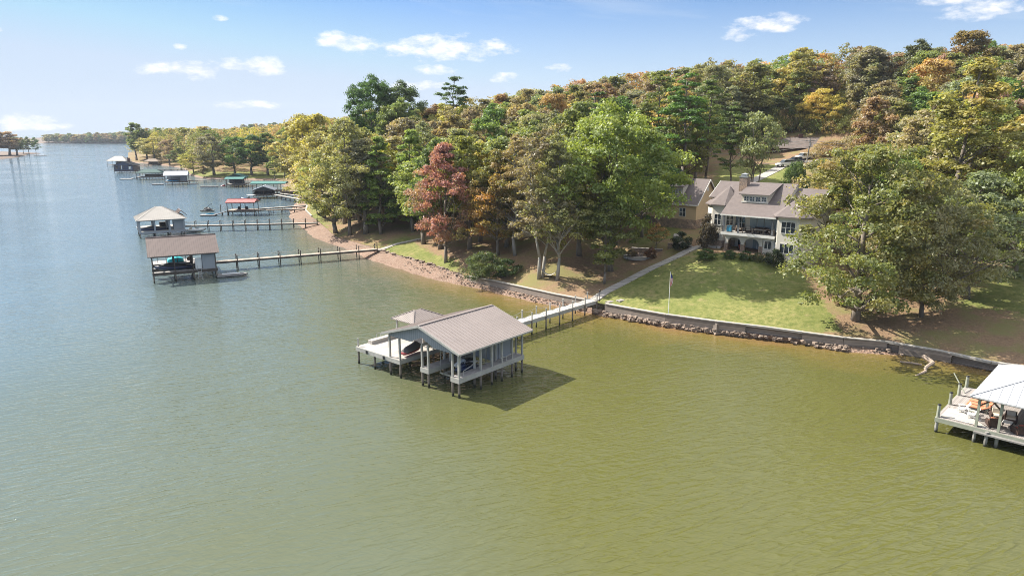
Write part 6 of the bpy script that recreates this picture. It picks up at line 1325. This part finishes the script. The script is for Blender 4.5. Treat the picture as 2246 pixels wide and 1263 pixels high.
forest = []; cnd = np.array(cand); ok = inside(cnd, LAND); db, _, _ = seg_dist(cnd, BL)
gzc = gz(cnd)
for (x, y), o_, d_, z in zip(cand, ok, db, gzc):
    if not o_ or d_ < (3.5 if y < 280 else 4): continue
    px, py = to_px(x, y, z)
    if px < 255 or px > 2330: continue
    if any(math.hypot(x-a, y-b_) < r_ for a, b_, r_ in NOGO): continue
    if any(math.hypot(x-a, y-b_) < 2.0 + .5*r_ for a, b_, r_ in FEAT): continue
    if any(inside([(x, y)], l)[0] for l in lawns[:7]): continue
    if y < 122 and x > -5 and x < 40: continue
    if y < 104: continue
    if x > 55 and y < 108: continue
    h = RNG.uniform(18, 25) if y < 330 else RNG.uniform(20, 30)
    lo = h
    for _ in range(14):
        if to_px(x, y, z + lo)[1] < sky_y(px) + (0 if y > 190 else 14) + RNG.uniform(-4, 3): lo *= .96
    if lo < 9: continue
    h = lo; top = to_px(x, y, z + h)[1]; wv = h * .46 if y < 330 else h * .42; hw = wv/2 * FPX / y
    bad = False
    for a, b_, c_, d2, dep in KEEP:
        if y < dep and px + hw > a and px - hw < b_ and top < d2 and py > c_: bad = True
    if bad: continue
    forest.append((x, y, z, h, wv, px, top))
forest.sort(key=lambda a: math.hypot(a[0], a[1]))
print('forest trees', len(forest), 'peninsula candidates', int((ok & (cnd[:, 1] > 400) & (cnd[:, 1] < 650) & (cnd[:, 0] < -150)).sum()), 'kept', sum(1 for f in forest if 400 < f[1] < 650 and f[0] < -150))
REG = [(620,'on the low left slope'), (1000,'on the wooded rise left of centre'), (1300,'on the hillside behind the sycamores'), (1600,'on the hill behind the green maple'), (1900,'on the hill behind the stone house'), (2400,'on the right hillside')]
NAMES = dict(olive='olive-green hardwood', green='deep green hardwood', dusty='dusty tan-green hardwood', greyolive='grey-olive hardwood', rust='rust-brown oak', orange='orange-leaved maple', yellow='yellow-green hardwood', tan='golden tan hardwood', pine='dark green pine', pinkrust='pinkish rust oak', midpine='mid-green pine')
def pick_pal(px, top, y):
    r_ = random.random()
    if y > 330: w_ = dict(olive=.24, green=.12, dusty=.2, tan=.14, rust=.1, yellow=.1, greyolive=.06, pine=.04)
    elif 1180 < px < 1620 and top < 215: w_ = dict(rust=.34, pinkrust=.14, greyolive=.28, olive=.18, orange=.03)
    elif px > 1600 and top < 220: w_ = dict(rust=.16, greyolive=.28, olive=.31, orange=.05, pinkrust=.06, green=.14)
    elif px > 1600: w_ = dict(olive=.26, greyolive=.24, dusty=.2, yellow=.14, pinkrust=.08, green=.08)
    elif px > 1280: w_ = dict(green=.3, midpine=.26, olive=.3, yellow=.14)
    else: w_ = dict(olive=.28, dusty=.22, greyolive=.14, yellow=.16, tan=.06, rust=.06, green=.06, pine=.02)
    s_ = 0
    for k, v in w_.items():
        s_ += v
        if r_ < s_: return k
    return 'olive'
mass_q, mass_t, mass_c = [], [], []
LOWQ = {}
def low_proto(k, n):
    if k not in LOWQ:
        p = PROTO[k]; m_ = len(p['q']); idx = np.random.default_rng(5).permutation(m_)[:n]; c = p['q'][idx].mean(1, keepdims=True); LOWQ[k] = (c + (p['q'][idx] - c) * 1.5, p['tint'][idx])
    return LOWQ[k]
def mass_add(key, x, y, z, h, wid, pal, n=1500, grow=1.0):
    q, t = low_proto(key, n); p = PROTO[key]; sz = h / p['H']; sx = wid / 2 / p['R']; a = random.uniform(0, 6.28); c_, s_ = math.cos(a), math.sin(a)
    Rm = np.array([[c_*sx, -s_*sx, 0], [s_*sx, c_*sx, 0], [0, 0, sz]]); Q = q @ Rm.T
    if grow != 1: cc = Q.mean(1, keepdims=True); Q = cc + (Q - cc) * grow
    mass_q.append(Q + (x, y, z)); mass_t.append(t); c1, c2 = PAL[pal]; col = np.array(soft(c1)) * random.uniform(.85, 1.15); mass_c.append(np.tile(col, (len(q), 1)))
LIM = 236
PLACED = {}
for i, (x, y, z, h, wv, px, top) in enumerate(forest):
    pal = pick_pal(px, top, y); key = random.choice(['hard0','hard1','hard2','hard3','hard4','hard0','sparse']) if 'pine' not in pal else random.choice(['pine0','pine1','pine2'])
    if key == 'sparse' and y > 200: key = 'hard1'
    if i < LIM:
        reg = next(b_ for a, b_ in REG if px < a)
        if y > 320: reg = 'on the far wooded point beyond the docks'
        nm = 'pine_tree' if 'pine' in pal else ('oak_tree' if 'rust' in pal else 'hardwood_tree')
        row = 'low' if top > 330 else ('midway' if top > 230 else 'high')
        tr_ = plant(key, x, y, h, wv * random.uniform(1.0, 1.25), pal, nm, ''); gk = f'{NAMES[pal]}s {row} {reg}'; PLACED.setdefault(gk, []).append((px, tr_))
    else: mass_add(key, x, y, z, h, wv * 1.15, pal)
for k, px in enumerate(range(1672, 1960, 34)):
    dd = 236 + (k % 3) * 7 - (8 if px > 1850 else 0); p = at(px, 300, d=dd); z = g1(p[0], p[1]); h = max(9, min(24, at(px, 205 + (k * 37) % 40, d=dd)[2] - z)); pal = ['greyolive','olive','yellow','dusty','rust','olive','green','dusty','greyolive'][k % 9]
    PLACED.setdefault(f'{NAMES[pal]}s close behind the hill house', []).append((px, plant(f'hard{k % 5}', p[0], p[1], h, h * .62, pal, 'hardwood_tree', '')))
ORD = ['leftmost','second','third','fourth','fifth','sixth','seventh','eighth','ninth','tenth','eleventh','twelfth','thirteenth','fourteenth','fifteenth','sixteenth','seventeenth','eighteenth','nineteenth','twentieth']
for gk, ls in PLACED.items():
    ls.sort(key=lambda a: a[0]); one = gk.replace('hardwoods', 'hardwood').replace('oaks', 'oak').replace('maples', 'maple').replace('pines', 'pine')
    for k, (px, t_) in enumerate(ls):
        t_['group'] = gk
        if len(ls) == 1: t_['label'] = 'only ' + one
        else: t_['label'] = ('rightmost' if k == len(ls)-1 else (ORD[k] if k < 20 else 'far right')) + (' from left' if 0 < k < len(ls)-1 else '') + ' of the ' + gk
# undergrowth on the crest
for _ in range(170):
    x = random.uniform(-20, 150); y = random.uniform(225, 285)
    if math.hypot(x-92, y-211) < 20: continue
    mass_add('hedge', x, y, g1(x, y), random.uniform(3.5, 8), random.uniform(8, 13), random.choice(['olive','dusty','greyolive','rust','green']), 900, 1.2)
for px in range(1770, 1925, 15):
    for py in range(225, 322, 14):
        p = hit(px + random.uniform(-6, 6), py)
        if 196 < p[1] < 300 and not (p[0] < 108 and p[1] < 228 and py > 300): mass_add('hedge', p[0], p[1], p[2], random.uniform(3.5, 6.5), random.uniform(5, 8), random.choice(['olive','dusty','greyolive','tan','green']), 700, 1.1)
for k in range(70):
    u_ = -6 + 40 * (k % 35) / 35 + random.uniform(-.8, .8); v_ = 13.5 + (0 if k < 35 else 5) + random.uniform(0, 2); x = 80 + u_*math.cos(R(13)) + v_*math.sin(R(13)); y = 216.5 - u_*math.sin(R(13)) + v_*math.cos(R(13))
    mass_add('hedge', x, y, g1(x, y), random.uniform(5, 9), random.uniform(5, 8), random.choice(['olive','dusty','greyolive','tan','green','yellow']), 900, 1.1)
for _ in range(150):
    x = random.uniform(60, 150); y = random.uniform(198, 250); u_ = (x-80)*math.cos(R(13)) - (y-216.5)*math.sin(R(13)); v_ = (x-80)*math.sin(R(13)) + (y-216.5)*math.cos(R(13))
    if (-6 < u_ < 31 and -8 < v_ < 13.5) or (x < 97 and y < 214): continue
    mass_add('hedge', x, y, g1(x, y), random.uniform(3, 7), random.uniform(6, 11), random.choice(['olive','dusty','greyolive','tan','green']), 900, 1.1)
# the wood that carries on out of sight and the far shores
for _ in range(150):
    x = random.uniform(-420, -215); y = random.uniform(470, 900)
    if inside([(x, y)], LAND)[0] and seg_dist([(x, y)], BL)[0][0] > 8 and x > -.545*y: mass_add(random.choice(['hard0','hard1','hard3']), x, y, g1(x, y), random.uniform(16, 24), random.uniform(9, 13), random.choice(['olive','dusty','tan','green','rust']), 700, 1.3)
if mass_q:
    o = link('far_forest', quads_mesh('far_forest', np.concatenate(mass_q), np.concatenate(mass_t), M['leaf_far'], np.concatenate(mass_c)))
    tag(o, 'distant mixed wood filling in behind the trees on the hill and the point', 'forest', kind='stuff')
# far shore across the lake
mb = MB(); xs = np.linspace(-1500, 900, 60); vs, fs = [], []
prof = lambda x: 11 + 13*math.exp(-((x+480)/220)**2) + 5*math.sin(x*.006)
for i, x in enumerate(xs):
    y0 = 1500 + 60*math.sin(x*.004) + (280 if x < -640 else 0) + 30*math.sin(x*.013)
    for k, (dy, zf) in enumerate([(0,-.5),(8,1.5),(80,.55),(220,1.0),(500,1.5),(1200,1.2)]): vs.append((x, y0+dy, zf if k < 2 else prof(x)*zf))
for i in range(59):
    for k in range(5): fs.append((i*6+k, (i+1)*6+k, (i+1)*6+k+1, i*6+k+1))
mb.add(vs, fs); tag(mb.build('far_shore', M['wood_brown']), kind='structure')
mass_q, mass_t, mass_c = [], [], []
for _ in range(900):
    x = random.uniform(-1250, -150); dy = random.choice([random.uniform(2, 14), random.uniform(4, 60), random.uniform(4, 300)])
    y = 1500 + 60*math.sin(x*.004) + (280 if x < -640 else 0) + 30*math.sin(x*.013) + dy
    zz = -1 + (prof(x)) * min(1, dy/220)
    hh = random.uniform(17, 25) + (6 if -700 < x < -260 and dy > 120 else 0)
    mass_add(random.choice(['hard0','hard1','hard2','hard4']), x, y, zz, hh, random.uniform(16, 24), random.choice(['olive','dusty','tan','green','rust','greyolive','green']), 260, 2.2)
o = link('far_shore_forest', quads_mesh('far_shore_forest', np.concatenate(mass_q), np.concatenate(mass_t), M['leaf_far'], np.concatenate(mass_c)))
tag(o, 'blue-hazed wood along the far shore at the horizon', 'forest', kind='stuff')
# small point of land at the left edge
ip = [at(-120,352)[:2], at(0,350)[:2], at(44,345)[:2], at(62,339.5)[:2], at(94,336.8)[:2], at(60,335.5)[:2], at(0,333)[:2], at(-120,333)[:2]]
mb = MB(); c0 = np.mean(ip, axis=0); n = len(ip)
rings = [[(p[0], p[1], -.3) for p in ip], [(p[0]+(c0[0]-p[0])*.12, p[1]+(c0[1]-p[1])*.12, .9) for p in ip], [(p[0]+(c0[0]-p[0])*.6, p[1]+(c0[1]-p[1])*.6, 1.5) for p in ip]]
mb.loft(rings); tag(mb.build('far_point', M['wood_brown']), kind='structure')
for k, (px, py, tp, wd, pal, nm) in enumerate([(-20,343,284,70,'rust','rust-red tree at the left edge, on the small point'),(22,342,288,56,'pinkrust','pinkish tree at the base of the small point, left edge'),(38,341,300,40,'green','dark green tree between the pink tree and the slender pair on the small point'),
      (52,338,302,22,'olive','slender olive tree on the tip of the small point, left of the pair'),(64,338,301,22,'olive','slender olive tree, middle one on the tip of the small point'),(79,337.5,302,20,'green','outermost slender tree on the tip of the small point')]):
    p = at(px, py, .6); dd = p[1]; zt = (at(px, tp, d=p[1])[2]) - 1.0
    plant('hard1' if k < 3 else 'slim', p[0], p[1], zt, wd * dd / FPX, pal, 'hardwood_tree', nm, z=1.0)
print('trees', NTREE)

# ------------------------------------------------------------------ the air
hz = MB().box(-3200, 3200, -60, 3100, -8, 150).build('haze', None); tag(hz, kind='stuff')
m = bpy.data.materials.new('haze'); m.use_nodes = True; nt_ = m.node_tree; nt_.nodes.remove(nt_.nodes['Principled BSDF']); pv = nt_.nodes.new('ShaderNodeVolumePrincipled')
pv.inputs['Color'].default_value = (.80, .88, 1.0, 1); pv.inputs['Density'].default_value = .00009; pv.inputs['Anisotropy'].default_value = 0; nt_.links.new(pv.outputs[0], nt_.nodes['Material Output'].inputs['Volume']); hz.data.materials.append(m)
